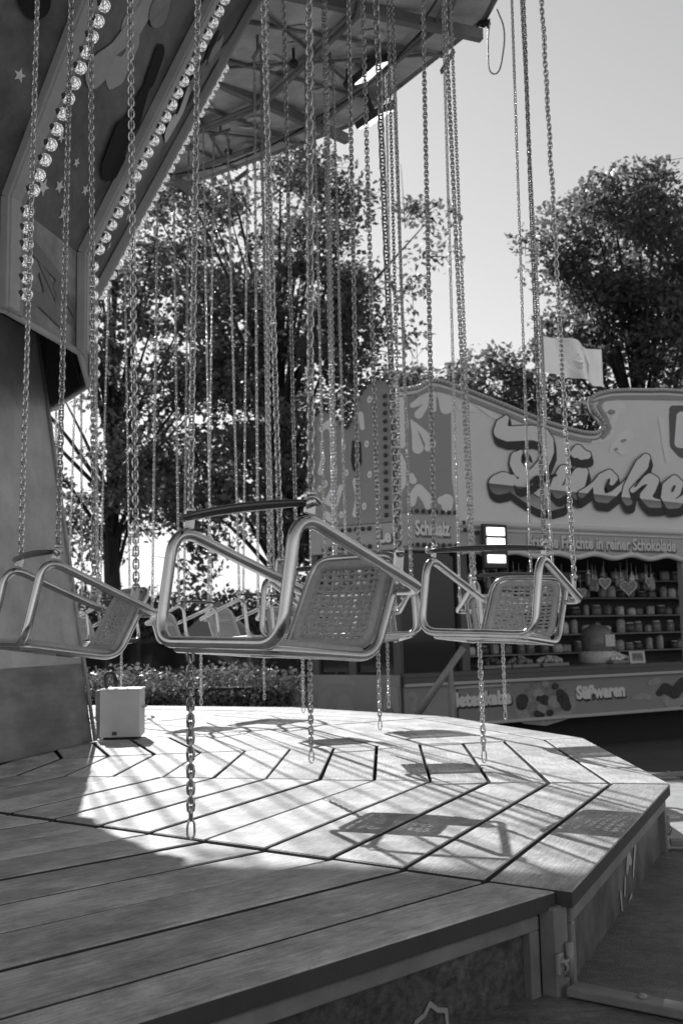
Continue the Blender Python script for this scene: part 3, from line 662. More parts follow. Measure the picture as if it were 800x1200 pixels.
# scroll ornaments
def cc(x0, y0, s, st): return [[(x0+x/s, y0+y/s, w/s) for (x, y, w) in l] for l in st]
orn = cc(370, 440, 4.706, [[(460, 90, 16), (475, 180, 22), (482, 270, 27), (472, 385, 18)], [(458, 440, 16), (484, 520, 24), (478, 600, 16), (462, 640, 10)], [(530, 165, 14), (560, 150, 20), (605, 110, 22), (600, 170, 16), (565, 215, 24)], [(525, 250, 8), (545, 320, 18), (560, 400, 32)], [(540, 265, 10), (590, 315, 18), (630, 375, 30), (615, 400, 20)], [(700, 95, 34), (715, 180, 34)], [(525, 550, 12), (535, 580, 20)], [(525, 700, 24), (545, 640, 20), (565, 625, 26), (610, 680, 30), (615, 720, 20)], [(690, 690, 24), (720, 690, 36), (720, 725, 30)], [(640, 105, 20), (650, 190, 12)]])
orn += cc(640, 440, 5, [[(420, 190, 38), (360, 180, 34), (335, 205, 14)], [(400, 235, 20), (375, 300, 14), (378, 350, 10), (330, 385, 7), (150, 408, 5)], [(470, 350, 34), (430, 380, 30), (390, 410, 18), (375, 440, 10)], [(430, 430, 30), (440, 450, 18)], [(660, 250, 8), (670, 270, 18), (680, 330, 16), (690, 420, 14), (705, 500, 12)]])
orn += cc(480, 440, 4.444, [[(255, 170, 12), (300, 165, 22), (335, 180, 14)], [(350, 160, 5), (430, 210, 14), (460, 225, 6)]])
paint_each(orn, .9, bpl, 'scroll_ornament', 'orn', sb, -.004, -.0003)
paint_each(cc(640, 440, 5, [[(370, 212, 12), (385, 215, 12)], [(440, 385, 9), (455, 380, 8)], [(405, 432, 8)]]), .6, bpl, 'scroll_eye', 'sign_mid', sb, -.0145)
strokes_mesh([[(482, 478, 14), (482, 596, 14)], [(498, 474, 16), (500, 596, 18)], [(516, 486, 12), (514, 560, 15), (512, 596, 22)]], 1.2, bpl(-.002)).build('painted_field', 'sign_mid', sb)
strokes_mesh([[(u, v+9, 2.2) for u, v in outline[1:10]], [(706, 512, 2.2), (713, 502, 2.4), (708, 488, 2.2), (700, 476, 2), (705, 469, 2), (722, 466, 2), (758, 466, 2.2), (800, 467, 2.2), (860, 470, 2.2)]], .9, bpl(-.0155)).build('painted_border', 'sign_mid', sb)
# shield emblem
strokes_mesh(cc(640, 440, 5, [[(760, 230, 45), (765, 400, 45), (800, 440, 45), (850, 440, 45), (880, 400, 45), (885, 230, 45)], [(740, 200, 24), (900, 200, 24)]]), 1, bpl(-.004)).build('shield', 'counter', sb)
strokes_mesh(cc(640, 440, 5, [[(785, 240, 28), (775, 395, 30), (840, 400, 30), (870, 380, 30), (860, 240, 28), (785, 240, 28)], [(820, 300, 40)]]), 1, bpl(-.008)).build('shield_field', 'orn', sb)
# big script lettering
L1 = cc(560, 470, 5.714, [
    [(178, 118, 20), (150, 160, 40), (145, 205, 50), (190, 222, 50), (280, 218, 50), (360, 215, 48), (415, 228, 52), (450, 270, 46), (458, 340, 40), (435, 410, 36), (385, 475, 42), (330, 525, 42), (270, 555, 34)],
    [(275, 345, 16), (245, 375, 34), (240, 420, 38), (270, 470, 42), (315, 500, 36)],
    [(215, 530, 36), (160, 550, 72), (130, 560, 68)],
    [(235, 590, 34), (310, 640, 36), (400, 690, 34), (480, 702, 34), (545, 690, 28)],
    [(600, 440, 14), (560, 465, 34), (525, 530, 38), (500, 590, 34), (525, 620, 34), (580, 590, 30), (620, 540, 34), (665, 490, 42), (690, 475, 30)],
    [(690, 480, 34), (665, 550, 42), (640, 610, 40), (655, 630, 34), (710, 605, 24), (745, 575, 12)],
    [(640, 350, 34), (655, 325, 30), (680, 360, 36), (715, 365, 26)]])
L2 = cc(680, 470, 6.667, [
    [(-10, 730, 30), (40, 690, 20), (90, 640, 12), (130, 600, 16)],
    [(225, 640, 22), (245, 605, 28), (205, 575, 36), (155, 610, 44), (122, 680, 42), (130, 750, 44), (180, 765, 36), (240, 730, 26), (320, 655, 18), (360, 600, 10)],
    [(490, 450, 34), (460, 500, 52), (410, 590, 50), (360, 680, 46), (345, 755, 46), (352, 785, 34)],
    [(385, 700, 20), (450, 640, 26), (520, 605, 36), (555, 625, 36), (525, 690, 40), (485, 745, 44), (525, 795, 40), (590, 805, 32), (640, 780, 20)],
    [(640, 735, 34), (655, 670, 40), (710, 615, 32), (745, 650, 32), (728, 715, 30), (690, 750, 28)],
    [(640, 750, 36), (675, 805, 40), (730, 805, 36), (800, 750, 24), (880, 690, 18)],
    [(900, 640, 34), (930, 660, 34), (900, 760, 40), (930, 800, 36), (1000, 740, 18)]])
CUT = (566.5, .105); cutp = CUT[0]-570*CUT[1]
for i, (dark, face) in enumerate((([L1[3], L1[2]], [L1[3], L1[2]]), ([L1[0], L1[1]], [L1[0], L1[1], L1[2]]), ([L1[4]], [L1[4]]), ([L1[5]], [L1[5], L1[4]]), ([L1[6]], [L1[6]]), (L2[0:2], L2[0:2]), ([L2[2]], [L2[2]]), ([L2[3]], [L2[3]]), ([L2[4], L2[5]], [L2[4], L2[5]]), ([L2[6]], [L2[6]]))):
    y_ = -.018-.0035*i
    strokes_mesh(dark, .8, bpl(y_), grow=1.3, sweep=(2.0, 8.5)).build('letter_shadow', 'letter_dark', sb)
    strokes_mesh(face, .7, bpl(y_-.0012), cut=(cutp, CUT[1], 1)).build('letter_face', 'letter', sb) if min(p[1]-p[2] for q in face for p in q) < 560 else None
    if max(p[1]+p[2]-cutp-CUT[1]*p[0] for q in face for p in q) > 2: strokes_mesh(face, .7, bpl(y_-.0012), cut=(cutp, CUT[1], -1)).build('letter_face', 'letter_lower', sb)
# counters of the letters: dark holes inside Z, c, h and e
paint_each(cc(560, 470, 5.714, [[(310, 565, 8), (370, 522, 20), (440, 515, 16), (500, 500, 8)], [(300, 345, 5), (320, 385, 14), (335, 410, 8)]])+cc(680, 470, 6.667, [[(195, 620, 10), (180, 670, 13), (195, 705, 9)], [(400, 670, 6), (450, 600, 9), (500, 545, 7)], [(705, 670, 9), (690, 705, 8)], [(455, 690, 7), (480, 660, 7)]]), .5, bpl, 'letter_counter', 'letter_dark', sb, -.056)
# fascia below the sign with beads, scalloped hood and lettering
m = MB(); m.box(((SL+SR)/2, .02, 1.695), (SR-SL, .12, .30), ch=.01); fa = m.build('fascia', 'fascia', booth)
m = MB(); m.tube([(SL, -.045, ZM), (SR, -.045, ZM)], .035, 8); m.tube([(SL, -.05, 1.79), (SR, -.05, 1.79)], .012, 6); m.build('moulding', 'fascia_txt', fa)
m = MB(); m.tube([(-1.2+.06*i, -.06, 1.53+.022*math.sin(i*.62)) for i in range(97)], .035, 6); m.build('hood_edge', 'fascia_txt', fa)
def put_text(txt, size, s, z, y, mats, parent, width, off=.004, nm='lettering', shadow=None):
    me = text_mesh(txt, size, .003, off); xs = [v.co.x for v in me.vertices]; k = width/(max(xs)-min(xs))
    for v in me.vertices: v.co.x *= k
    me.materials.append(MATS[mats]); R9 = Matrix.Rotation(math.pi/2, 4, 'X')
    o = obj(nm, me, parent, Matrix.Translation((s, y, z)) @ R9)
    if shadow:
        m2 = text_mesh(txt, size, .003, off+.010)
        for v in m2.vertices: v.co.x *= k
        m2.materials.append(MATS[shadow]); obj(nm+'_shadow', m2, parent, Matrix.Translation((s+.012, y+.008, z-.016)) @ R9)
    return o
s0 = bs(614, 632)[0]; s1 = bs(787, 640)[0]
put_text('Frische Früchte in reiner Schokolade', .20, (s0+s1)/2, 1.675, -.052, 'fascia_txt', fa, s1-s0, .006, shadow='fascia_sh')
m = MB(); m.box((-1.62, .0, 1.76), (.74, .16, .36), ch=.008); pb = m.build('corner_panel', 'fascia', booth)
put_text('Schmalz', .22, -1.60, 1.78, -.09, 'orn', pb, .46, .008, shadow='fascia_sh')
beads([(-1.97, 1.97), (-1.24, 1.97)], .085, beadd_me, pb, -.10); beads([(-1.97, 1.60), (-1.24, 1.60)], .085, beadd_me, pb, -.10); beads([(-1.18, 1.95), (-1.14, 1.78), (-.9, 1.75)], .085, beadd_me, pb, -.07)
# flood lamp with glowing bars
lx = bs(569, 640)[0]; m = MB(); m.box((lx, -.16, 1.60), (.34, .05, .50), ch=.008); lamp = m.build('flood_lamp', 'lamp_body', booth)
for z in (1.765, 1.645, 1.455):
    m = MB(); m.box((lx, -.19, z), (.25, .012, .09), ch=.004); m.build('light_bar', 'lamp_glow', lamp)
# serving hatch: counter, panels, posts, walls
m = MB(); m.box(((SL+SR)/2, .18, .19), (SR-SL, .55, .05), ch=.006); m.box(((SL+SR)/2, -.06, .14), (SR-SL, .06, .09), ch=.004); ct = m.build('counter', 'counter', booth)
m = MB(); m.box(((SL+SR)/2, -.075, .088), (SR-SL, .05, .035), ch=.006); m.build('counter_trim', 'counter_trim', ct)
m = MB(); m.box(((SL+SR)/2+.35, -.03, -.145), (SR-SL-.7, .04, .42)); fp = m.build('front_panel', 'panel', booth)
m = MB(); m.box(((SL+SR)/2+.35, -.06, -.362), (SR-SL-.7, .05, .035), ch=.006); m.build('panel_trim', 'counter_trim', fp)
m = MB(); m.box((-1.66, -.03, -.145), (.66, .04, .42)); lp = m.build('left_panel', 'panel_l', booth)
m = MB(); m.tube([(-1.35, -.055, -.30), (-1.35, -.055, .04), (-.6, -.055, .04)], .022, 6); m.build('raised_moulding', 'counter_trim', fp)
paint_each(cc(340, 740, 4.444, [[(480, 400, 10), (490, 345, 16), (520, 310, 24), (530, 370, 18), (540, 410, 14)], [(600, 330, 8), (620, 325, 14), (640, 350, 10), (620, 400, 14), (660, 420, 8)], [(700, 405, 8), (720, 420, 12)]]), .9, bpl, 'scroll_ornament', 'sign_mid', lp, -.055)
put_text('letenkabe', .20, bs(563, 825)[0], -.10, -.056, 'fascia_txt', fp, bs(596, 822)[0]-bs(531, 827)[0], .012, shadow='letter_dark')
put_text('Süßwaren', .20, bs(700, 814)[0], -.10, -.056, 'fascia_txt', fp, bs(729, 812)[0]-bs(672, 817)[0], .012, shadow='letter_dark')
# painted fruit pictures on the panel
strokes_mesh([[(604, 828, 6), (612, 840, 8), (635, 841, 9), (658, 836, 7), (665, 822, 6)]], .8, bpl(-.0525)).build('painted_dish', 'fruit2', fp)
strokes_mesh([[(618, 812, 8), (634, 806, 12), (648, 812, 12), (652, 824, 9), (636, 830, 11), (622, 832, 8)]], .8, bpl(-.0545)).build('painted_fruit', 'fruit1', fp)
for i, (u, v, r_, mm) in enumerate(((617, 822, 7, 'fruit1'), (626, 812, 6, 'fruit2'), (634, 820, 6, 'fruit0'), (641, 808, 6, 'fruit1'), (645, 822, 7, 'fruit2'), (652, 812, 5, 'fruit0'), (630, 830, 5, 'fruit2'), (640, 832, 5, 'fruit1'), (622, 803, 4, 'fruit1'), (634, 800, 4, 'fruit2'), (649, 800, 3.5, 'fruit1'))):
    strokes_mesh([[(u, v, r_), (u+1.5, v+1, r_*.9)]], .6, bpl(-.0545-.0004*(i+1))).build('painted_fruit', mm, fp)
paint_each([[(608, 820, 7), (607, 826, 6)], [(625, 836, 4), (631, 838, 3)], [(655, 818, 7), (660, 828, 5)], [(640, 835, 4)], [(627, 818, 3)], [(646, 804, 4)]], .6, bpl, 'painted_fruit', 'fruit0', fp, -.0600)
strokes_mesh([[(768, 812, 4), (775, 806, 6), (786, 812, 7), (795, 800, 6), (806, 810, 8), (812, 824, 6)], [(782, 820, 8), (796, 826, 6)]], .8, bpl(-.0525)).build('painted_fruit', 'fruit0', fp)
paint_each([[(776, 820, 5), (784, 826, 6), (792, 822, 5)], [(738, 818, 2.5), (748, 815, 4), (757, 817, 3)], [(757, 800, 3), (766, 797, 4)]], .8, bpl, 'painted_cream', 'fruit2', fp, -.0545)
m = MB(); m.box(((SL+SR)/2, .35, (GZ-.36)/2), (SR-SL, .1, abs(GZ)-.36)); m.build('kick_board', 'under', booth)
for s in (-1.15, 2.36, SR-.05):
    m = MB(); m.box((s, .03, .87), (.11, .10, 1.32), ch=.006); m.build('post', 'fascia' if s > 2 else 'counter', booth)
m = MB(); m.box((2.40, -.03, 1.13), (.11, .006, .22)); nt_ = m.build('notice', 'paper', booth)
m = MB(); m.box((2.40, -.035, 1.16), (.05, .004, .07)); m.box((2.40, -.035, 1.08), (.065, .004, .012)); m.build('notice_print', 'counter', nt_)
m = MB()
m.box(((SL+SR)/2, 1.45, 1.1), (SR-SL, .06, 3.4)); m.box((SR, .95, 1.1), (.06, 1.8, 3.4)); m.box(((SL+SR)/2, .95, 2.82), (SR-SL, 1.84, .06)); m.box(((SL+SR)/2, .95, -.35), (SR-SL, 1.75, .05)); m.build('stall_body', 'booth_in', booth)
# angled corner facet at the left end
fd = Vector((-.5, .866, 0)); fo = Vector((SL, 0, 0)); FL = 1.12
FM = Matrix(((-fd.x, -fd.y*0-.866*-1*0, 0, fo.x), (-fd.y, 0, 0, fo.y), (0, 0, 1, 0), (0, 0, 0, 1)))
FM = Matrix.Translation(fo) @ Matrix.Rotation(math.atan2(-fd.y, -fd.x), 4, 'Z')      # local x runs toward the corner, face looks along -y
ftop = smooth([(-1.12, 2.95), (-1.06, 3.12), (-.95, 3.2), (-.8, 3.18), (-.66, 3.02), (-.58, 2.98), (-.52, 3.1), (-.42, 3.32), (-.25, 3.46), (-.1, 3.46), (0, 3.36)])
fpoly = ftop+[(0, 1.86), (-1.12, 1.86)]
fb = slab(fpoly, 0, .06).build('corner_board', 'sign_mid', booth, FM)
beads(ftop, .085, beadd_me, fb, -.03); beads([(-.10, 3.36), (-.12, 1.9)], .095, beadd_me, fb, -.02); beads([(-1.06, 3.0), (-1.08, 2.4)], .085, beadd_me, fb, -.02)
fmap = lambda x, y: (x, -.004, y)
paint_each([[(x, z, w*.62) for x, z, w in l] for l in [[(-.95, 3.0, .05), (-.85, 3.05, .07), (-.8, 2.95, .04)], [(-.95, 2.85, .03), (-.93, 2.65, .05), (-.97, 2.5, .06)], [(-.78, 2.5, .07), (-.8, 2.3, .05), (-.9, 2.15, .04), (-.78, 2.1, .06), (-.7, 2.3, .05)], [(-.5, 2.35, .07), (-.48, 2.15, .05), (-.52, 1.98, .06)], [(-.9, 2.0, .07), (-.82, 1.93, .06)], [(-.42, 3.1, .06), (-.4, 2.95, .05)], [(-.25, 2.6, .03), (-.22, 2.2, .04)]]]+[[(x+.02*math.cos(t*.9), z+.05*math.sin(t*.9)*(1-t*.1), .011) for t in range(7)] for x, z in ((-.9, 2.35), (-.65, 2.75), (-.62, 2.45), (-.35, 2.75), (-.32, 2.4), (-.4, 2.05), (-.7, 1.98), (-.98, 2.3), (-.3, 3.25))], .012, lambda o: (lambda x, y: (x, o, y)), 'scroll_ornament', 'orn', fb, -.004, -.0003)
strokes_mesh([[(-.52, 2.8, .018), (-.53, 2.6, .03), (-.5, 2.5, .04), (-.44, 2.55, .02), (-.44, 2.78, .014)]], .01, lambda x, y: (x, -.007, y)).build('painted_letter', 'letter_dark', fb)
m = MB(); m.box((-.56, .02, 1.70), (1.12, .1, .30), ch=.008); ff = m.build('corner_fascia', 'fascia', booth, FM); put_text('Le', .2, -.14, 1.70, -.036, 'orn', ff, .16, .008, shadow='fascia_sh'); beads([(-1.0, 1.80), (-.25, 1.80)], .085, beadd_me, ff, -.05); beads([(-1.0, 1.60), (-.25, 1.60)], .085, beadd_me, ff, -.05)
m = MB(); m.box((-.56, .0, -.09), (1.12, .06, .58), ch=.006); lf = m.build('corner_panel', 'panel_l', booth, FM)
paint_each([[(-1.0, -.2, .05), (-.96, -.05, .06), (-.88, .02, .03)], [(-.78, -.2, .03), (-.7, -.08, .07), (-.62, -.18, .05)], [(-.95, .12, .02), (-.7, .15, .05), (-.55, .1, .02)], [(-.3, -.22, .04), (-.25, -.05, .05), (-.2, -.2, .03)]], .012, lambda o: (lambda x, y: (x, o, y)), 'scroll_ornament', 'sign_mid', lf, -.034)
for x in (-1.08, -.6, -.04):
    m = MB(); m.box((x, .03, .87), (.09, .07, 1.36), ch=.005); m.build('post', 'counter', booth, FM)
m = MB(); m.box((-.84, .05, .88), (.40, .01, 1.3)); m.build('pane', 'glass', booth, FM); m = MB(); m.box((-.32, .05, .88), (.48, .01, 1.3)); m.build('pane', 'glass', booth, FM)
m = MB(); m.box((-1.58, .05, .87), (.74, .01, 1.3)); m.build('pane', 'glass', booth)
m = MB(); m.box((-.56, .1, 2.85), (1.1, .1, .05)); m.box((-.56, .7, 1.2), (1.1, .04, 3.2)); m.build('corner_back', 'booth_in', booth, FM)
SHZ = (.34, .58, .82, 1.06, 1.30)
for z in SHZ:
    m = MB(); m.box((1.55, 1.20, z), (4.9, .30, .018)); m.build('shelf', 'shelf', booth)
BW = Matrix.Translation((BP.x, BP.y, 0)) @ Matrix.Rotation(BA, 4, 'Z')
# goods: jars and bags on the back shelves, hearts under the hood, heaps on the counter
rs = random.Random(11)
jars = []; LOOK = ('round jar of grey sweets', 'tall round jar of pale sweets', 'square bag of light sweets tied at the top', 'round jar of white sweets', 'low round jar of dark sweets', 'square bag of mid grey sweets tied at the top')
for v, (mi_, ml) in enumerate(((1, 3), (2, 0), (2, 4), (3, 1), (0, 3), (1, 0))):
    m = MB(); r = (.062, .055, .06, .065, .075, .062)[v]; h = (.15, .185, .17, .15, .12, .15)[v]
    if v in (2, 5): m.box((0, 0, h*.42), (r*1.9, r*1.4, h*.84), ch=.022); m.lathe([(r*.5, h*.8), (.014, h*.9), (.03, h)], 8, 1)
    else: m.lathe([(r*.8, 0), (r, .015), (r, h*.8), (r*.7, h*.9), (r*.72, h*.92)], 12, 0); m.lathe([(r*.76, h*.92), (r*.76, h), (r*.6, h+.006)], 12, 1)
    jars.append(m.mesh('sweet_jar', ['sweet%d' % mi_, 'sweet%d' % ml]))
for si, z in enumerate(SHZ):
    x = -.80
    while x < 3.9:
        v = rs.randrange(6)
        o = obj('sweet_jar', jars[v], None, BW @ Matrix.Translation((x, 1.15+rs.uniform(-.03, .03), z+.0095)) @ Matrix.Rotation(rs.uniform(-.6, .6), 4, 'Z') @ Matrix.Diagonal((rs.uniform(.8, 1.3), 1, rs.uniform(.65, 1.12), 1)))
        tag(o, LOOK[v]+' on the stall\'s %s shelf' % ('bottom', 'second', 'middle', 'fourth', 'top')[si], 'sweet jar', 'jars and bags of sweets on the stall shelves'); x += rs.uniform(.13, .25)
hm = MB(); hp = []
for i in range(24):
    t = 2*math.pi*i/24; hp.append((.0062*16*math.sin(t)**3, .0062*(13*math.cos(t)-5*math.cos(2*t)-2*math.cos(3*t)-math.cos(4*t))))
n = 24; hm.add([(x, -.012, z) for x, z in hp]+[(x, .012, z) for x, z in hp], [tuple(range(n)), tuple(range(n, 2*n))[::-1]]+[(i, i+n, (i+1) % n+n, (i+1) % n) for i in range(n)])
hm.tube([(x*.86, -.014, z*.86) for x, z in hp], .008, 5, 1, closed=True); hm.tube([(0, 0, .06), (0, 0, .30)], .004, 4, 1)
heart_me = hm.mesh('gingerbread_heart', ['sweet1', 'sweet3'])
for i, (x, y, z) in enumerate(((-.95, .2, 1.0), (-.72, .22, .78), (-.9, .25, .66), (-.5, .3, 1.05), (.38, .35, 1.12), (.62, .5, 1.18), (.85, .3, 1.1), (1.25, .3, 1.22), (1.7, .35, 1.17), (2.0, .3, 1.24))):
    o = obj('gingerbread_heart', heart_me, None, BW @ Matrix.Translation((x, y, z)) @ Matrix.Rotation(rs.uniform(-.6, .6), 4, 'Z') @ Matrix.Scale((.75, .95, 1.2)[i % 3], 4)); tag(o, ('small', 'middle-sized', 'large')[i % 3]+' iced gingerbread heart hanging inside the serving hatch', 'gingerbread', 'gingerbread hearts hung in the stall')
bag = MB(); bag.box((0, 0, -.09), (.085, .05, .13), ch=.02); bag.lathe([(.034, -.03), (.008, -.01), (.02, .012)], 8, 1); bag.tube([(0, 0, 0), (0, 0, .12)], .003, 4, 1)
bag_me = [bag.mesh('sweet_bag', ['sweet%d' % q, 'sweet3']) for q in (1, 2, 3, 0)]
for i in range(26):
    q = i % 4; x = -.95+i*.125+rs.uniform(-.02, .02)
    o = obj('sweet_bag', bag_me[q], None, BW @ Matrix.Translation((x, .42+rs.uniform(-.05, .12), 1.36+rs.uniform(-.06, .02))) @ Matrix.Rotation(rs.uniform(-.8, .8), 4, 'Z') @ Matrix.Scale(rs.uniform(.8, 1.3), 4))
    tag(o, ('mid grey', 'light grey', 'white', 'dark')[q]+' tied sweet bag hanging under the stall hood', 'sweet bag', 'sweet bags hung under the stall hood')
for i, x in enumerate((-.62, -.2, .25, 1.35)):
    m = MB(); m.box((0, 0, .02), (.40, .26, .04), 1, ch=.006); q = random.Random(i)
    for j in range(46):
        a, rr_ = q.uniform(0, 6.28), q.random()**.5; m.sphere((rr_*.17*math.cos(a), rr_*.11*math.sin(a), .045+.06*(1-rr_)+q.uniform(0, .02)), q.uniform(.02, .034), 6, 4)
    o = m.build('sweet_tray', ['sweet%d' % (i % 4), 'shelf'], None, BW @ Matrix.Translation((x, .24, .2165)))
    tag(o, ['tray heaped with dark sweets', 'tray heaped with grey sweets', 'tray heaped with pale sweets', 'tray heaped with white sweets'][i]+' on the stall counter', 'tray')
cx_ = bs(720, 730)[0]
cf = empty('candyfloss_machine', mw=BW @ Matrix.Translation((cx_+.12, .46, 0))); tag(cf, 'domed dark metal machine with a pale band on the stall counter', 'machine')
m = MB(); m.lathe([(.22, .217), (.235, .23), (.235, .36), (.21, .37)], 24); m.build('base', 'machine_band', cf)
m = MB(); m.lathe([(.19, .37), (.20, .39), (.195, .60), (.15, .66), (.06, .70), (.02, .705), (.02, .73), (1e-6, .735)], 24); m.build('dome', 'machine', cf)
m = MB(); m.box((.03, -.203, .5), (.16, .01, .15), ch=.004); m.build('badge', 'machine_band', cf)
m = MB(); m.box((0, 0, .07), (.26, .012, .15), ch=.002); ps = m.build('price_sign', 'paper', None, BW @ Matrix.Translation((bs(753, 763)[0], .1, .2165)) @ Matrix.Rotation(-.1, 4, 'X')); tag(ps, 'small white framed price card standing on the stall counter', 'sign')
m = MB(); m.box((.0, -.008, .075), (.18, .004, .10)); m.build('card_face', 'shelf', ps)
m = MB(); [m.box((-.06+.03*i, -.0115, .075+.012*(i % 2)), (.014, .003, .05)) for i in range(5)]; m.build('print', 'counter', ps)
# stair handrail between deck and stall
hr = empty('stair_railing', (1.06, 10.35, GZ)); tag(hr, 'sloping pale steel handrail with upright post before the stall', 'railing')
m = MB(); m.tube([(-.36, 0, .56), (.14, 0, 1.24)], .035, 10); m.build('handrail', 'pipe', hr); m = MB(); m.tube([(.0, .0, 0), (0, 0, 1.05)], .03, 10); m.build('post', 'beam', hr); m = MB(); m.tube([(-.34, 0, 0), (-.34, 0, .58)], .03, 8); m.build('post', 'beam', hr)

# ------------------------------------------------------------------ flag above the stall
fg = empty('flag', (2.72, 13.2, .06)); tag(fg, 'pale flag with a white open hand flying above the stall sign', 'flag')
m = MB(); m.tube([(0, 0, 2.7), (0, 0, 4.75)], .018, 8); m.build('pole', 'pipe', fg)
def wave(x, z): return Vector((x-.03*math.sin(x*11), .085*math.sin(x*10+z*3)+.04*math.sin(x*19+z*5), z-.26*x+.02*math.sin(x*8)))
m = MB(); nx, nz = 24, 10
vs = [wave(.03+.78*i/nx, 4.0+.50*j/nz) for j in range(nz+1) for i in range(nx+1)]
m.add(vs, [(j*(nx+1)+i, j*(nx+1)+i+1, (j+1)*(nx+1)+i+1, (j+1)*(nx+1)+i) for j in range(nz) for i in range(nx)], 0, True); fc = m.build('cloth', 'flag', fg)
hand = [[(.36, 4.16, .05), (.40, 4.20, .055), (.44, 4.16, .055), (.42, 4.12, .06)], [(.34, 4.24, .022), (.325, 4.38, .02)], [(.385, 4.27, .022), (.38, 4.43, .021)], [(.43, 4.27, .022), (.435, 4.42, .021)], [(.475, 4.22, .022), (.485, 4.37, .02)], [(.37, 4.12, .02), (.31, 4.18, .022), (.29, 4.20, .018)]]
strokes_mesh(hand, .012, lambda x, z: wave(x, z)+Vector((0, -.006, 0))).build('painted_hand', 'flag_hand', fc)
strokes_mesh([[(.57, 4.36, .02), (.62, 4.28, .025), (.60, 4.18, .02), (.56, 4.12, .015)]], .012, lambda x, z: wave(x, z)+Vector((0, -.006, 0))).build('painted_mark', 'flag_dark', fc)

# ------------------------------------------------------------------ trees, hedge, shrubs
def leaves_mesh(name, P, size, m, rng, droop=.3):
    N = len(P)
    n = rng.normal(size=(N, 3)); n[:, 2] = np.abs(n[:, 2])+droop; n /= np.linalg.norm(n, axis=1)[:, None]
    a = rng.normal(size=(N, 3)); a -= n*(a*n).sum(1)[:, None]; a /= np.linalg.norm(a, axis=1)[:, None]; b = np.cross(n, a)
    s = (size*rng.uniform(.6, 1.25, N))[:, None]
    v = np.empty((N, 4, 3)); v[:, 0] = P-a*s*.5; v[:, 1] = P-b*s*.33+n*s*.10; v[:, 2] = P+a*s*.5; v[:, 3] = P+b*s*.33+n*s*.10
    me = bpy.data.meshes.new(name); me.vertices.add(N*4); me.vertices.foreach_set('co', v.reshape(-1))
    me.loops.add(N*4); me.loops.foreach_set('vertex_index', np.arange(N*4, dtype=np.int32))
    me.polygons.add(N); me.polygons.foreach_set('loop_start', np.arange(0, N*4, 4, dtype=np.int32)); me.polygons.foreach_set('loop_total', np.full(N, 4, dtype=np.int32))
    me.materials.append(MATS[m]); me.update(calc_edges=True); me.validate(); return me
def tree(x, y, h, zc, rad, clumps, per, size, label, seed, trunk_r=.16, sig=.3, group='trees behind the ride', nm='broadleaf_tree', lean=(0, 0), holes=()):
    rng = np.random.default_rng(seed); t = empty(nm, (x, y, GZ)); tag(t, label, 'tree', group)
    rx, ry, rz = rad; C_ = []
    while len(C_) < clumps:
        p = rng.uniform(-1, 1, 3); d = np.linalg.norm(p)
        if d > 1 or d < .25 or rng.random() > .35+.65*d: continue
        w = 1+.16*math.sin(3*math.atan2(p[1], p[0])+seed)+.22*math.sin(6*p[2]+seed*2)
        q = np.array([p[0]*rx*w+lean[0], p[1]*ry*w+lean[1], p[2]*rz+zc])
        if any((q[0]-hx)**2+(q[2]-hz)**2 < hr_**2 for hx, hz, hr_ in holes): continue
        C_.append(q)
    C_ = np.array(C_)
    def ball(n):
        d_ = rng.normal(size=(n, 3)); d_ /= np.linalg.norm(d_, axis=1)[:, None]; return d_*rng.random((n, 1))**.45
    pts = np.concatenate([c+ball(per)*sig*2.0*rng.uniform(.55, 1.25)*np.array([1.25, 1.25, .7]) for c in C_])
    obj('crown', leaves_mesh('crown', pts, size, 'leaf', rng), t)
    m = MB(); top = Vector((lean[0]*.8, lean[1]*.8, zc+rz*.45)); N = 9
    sp = [Vector((0, 0, 0)).lerp(top, i/N)+Vector((rng.normal()*.06*min(i, 3)/3, rng.normal()*.06, 0)) for i in range(N+1)]
    m.tube(sp, [trunk_r*(1.25-.95*i/N) for i in range(N+1)], 9)
    m.build('trunk', 'bark', t)
    l = MB()
    for i in rng.choice(len(C_), size=min(len(C_), 46), replace=False):
        c = Vector(C_[i]); k = max(1, min(N-1, int((c.z*.62/top.z)*N))); b0 = sp[k]; md = b0.lerp(c, .5)+Vector((0, 0, .12+.1*rng.random()))
        l.tube([b0, md, c], [trunk_r*.34, trunk_r*.2, .012], 5)
    for c in C_:
        c = Vector(c)
        for _ in range(2): l.tube([c, c+Vector(rng.normal(size=3))*sig*.8, c+Vector(rng.normal(size=3))*sig*1.3], [.03, .02, .008], 3, cap=False)
    l.build('limbs', 'bark', t)
    return t
tree(-2.1, 35.0, 20, 10.8, (5.0, 4.0, 8.6), 310, 105, .25, 'tall leafy tree with mottled crown standing behind the swing chains', 21, .34, .46, holes=((-3.2, 13.5, 1.3), (-1.2, 4.0, 1.3), (.4, 11.2, .7), (-3.6, 9.0, 1.1), (-.8, 17.0, .9)))
tree(-8.6, 38.0, 20, 10.8, (5.0, 4.2, 8.6), 170, 110, .26, 'sparse leafy tree standing behind the centre tower', 22, .3, .5, holes=((-2.6, 13, 1.8), (-1.5, 9.0, 1.7), (1.0, 3.4, 2.2), (1.8, 12, 1.2)))
tree(2.6, 38.0, 14, 6.6, (3.4, 3.0, 5.0), 140, 120, .25, 'broad leafy tree standing behind the corner of the stall', 23, .3, .5)
tree(10.2, 34.0, 18, 11.0, (3.4, 3.2, 6.3), 215, 150, .24, 'high forked tree rising behind the flag and signboard', 24, .3, .48, holes=((-1.5, 8.6, .9), (.8, 9.6, .8), (-2.9, 12.6, .7), (1.6, 12.4, .6)))
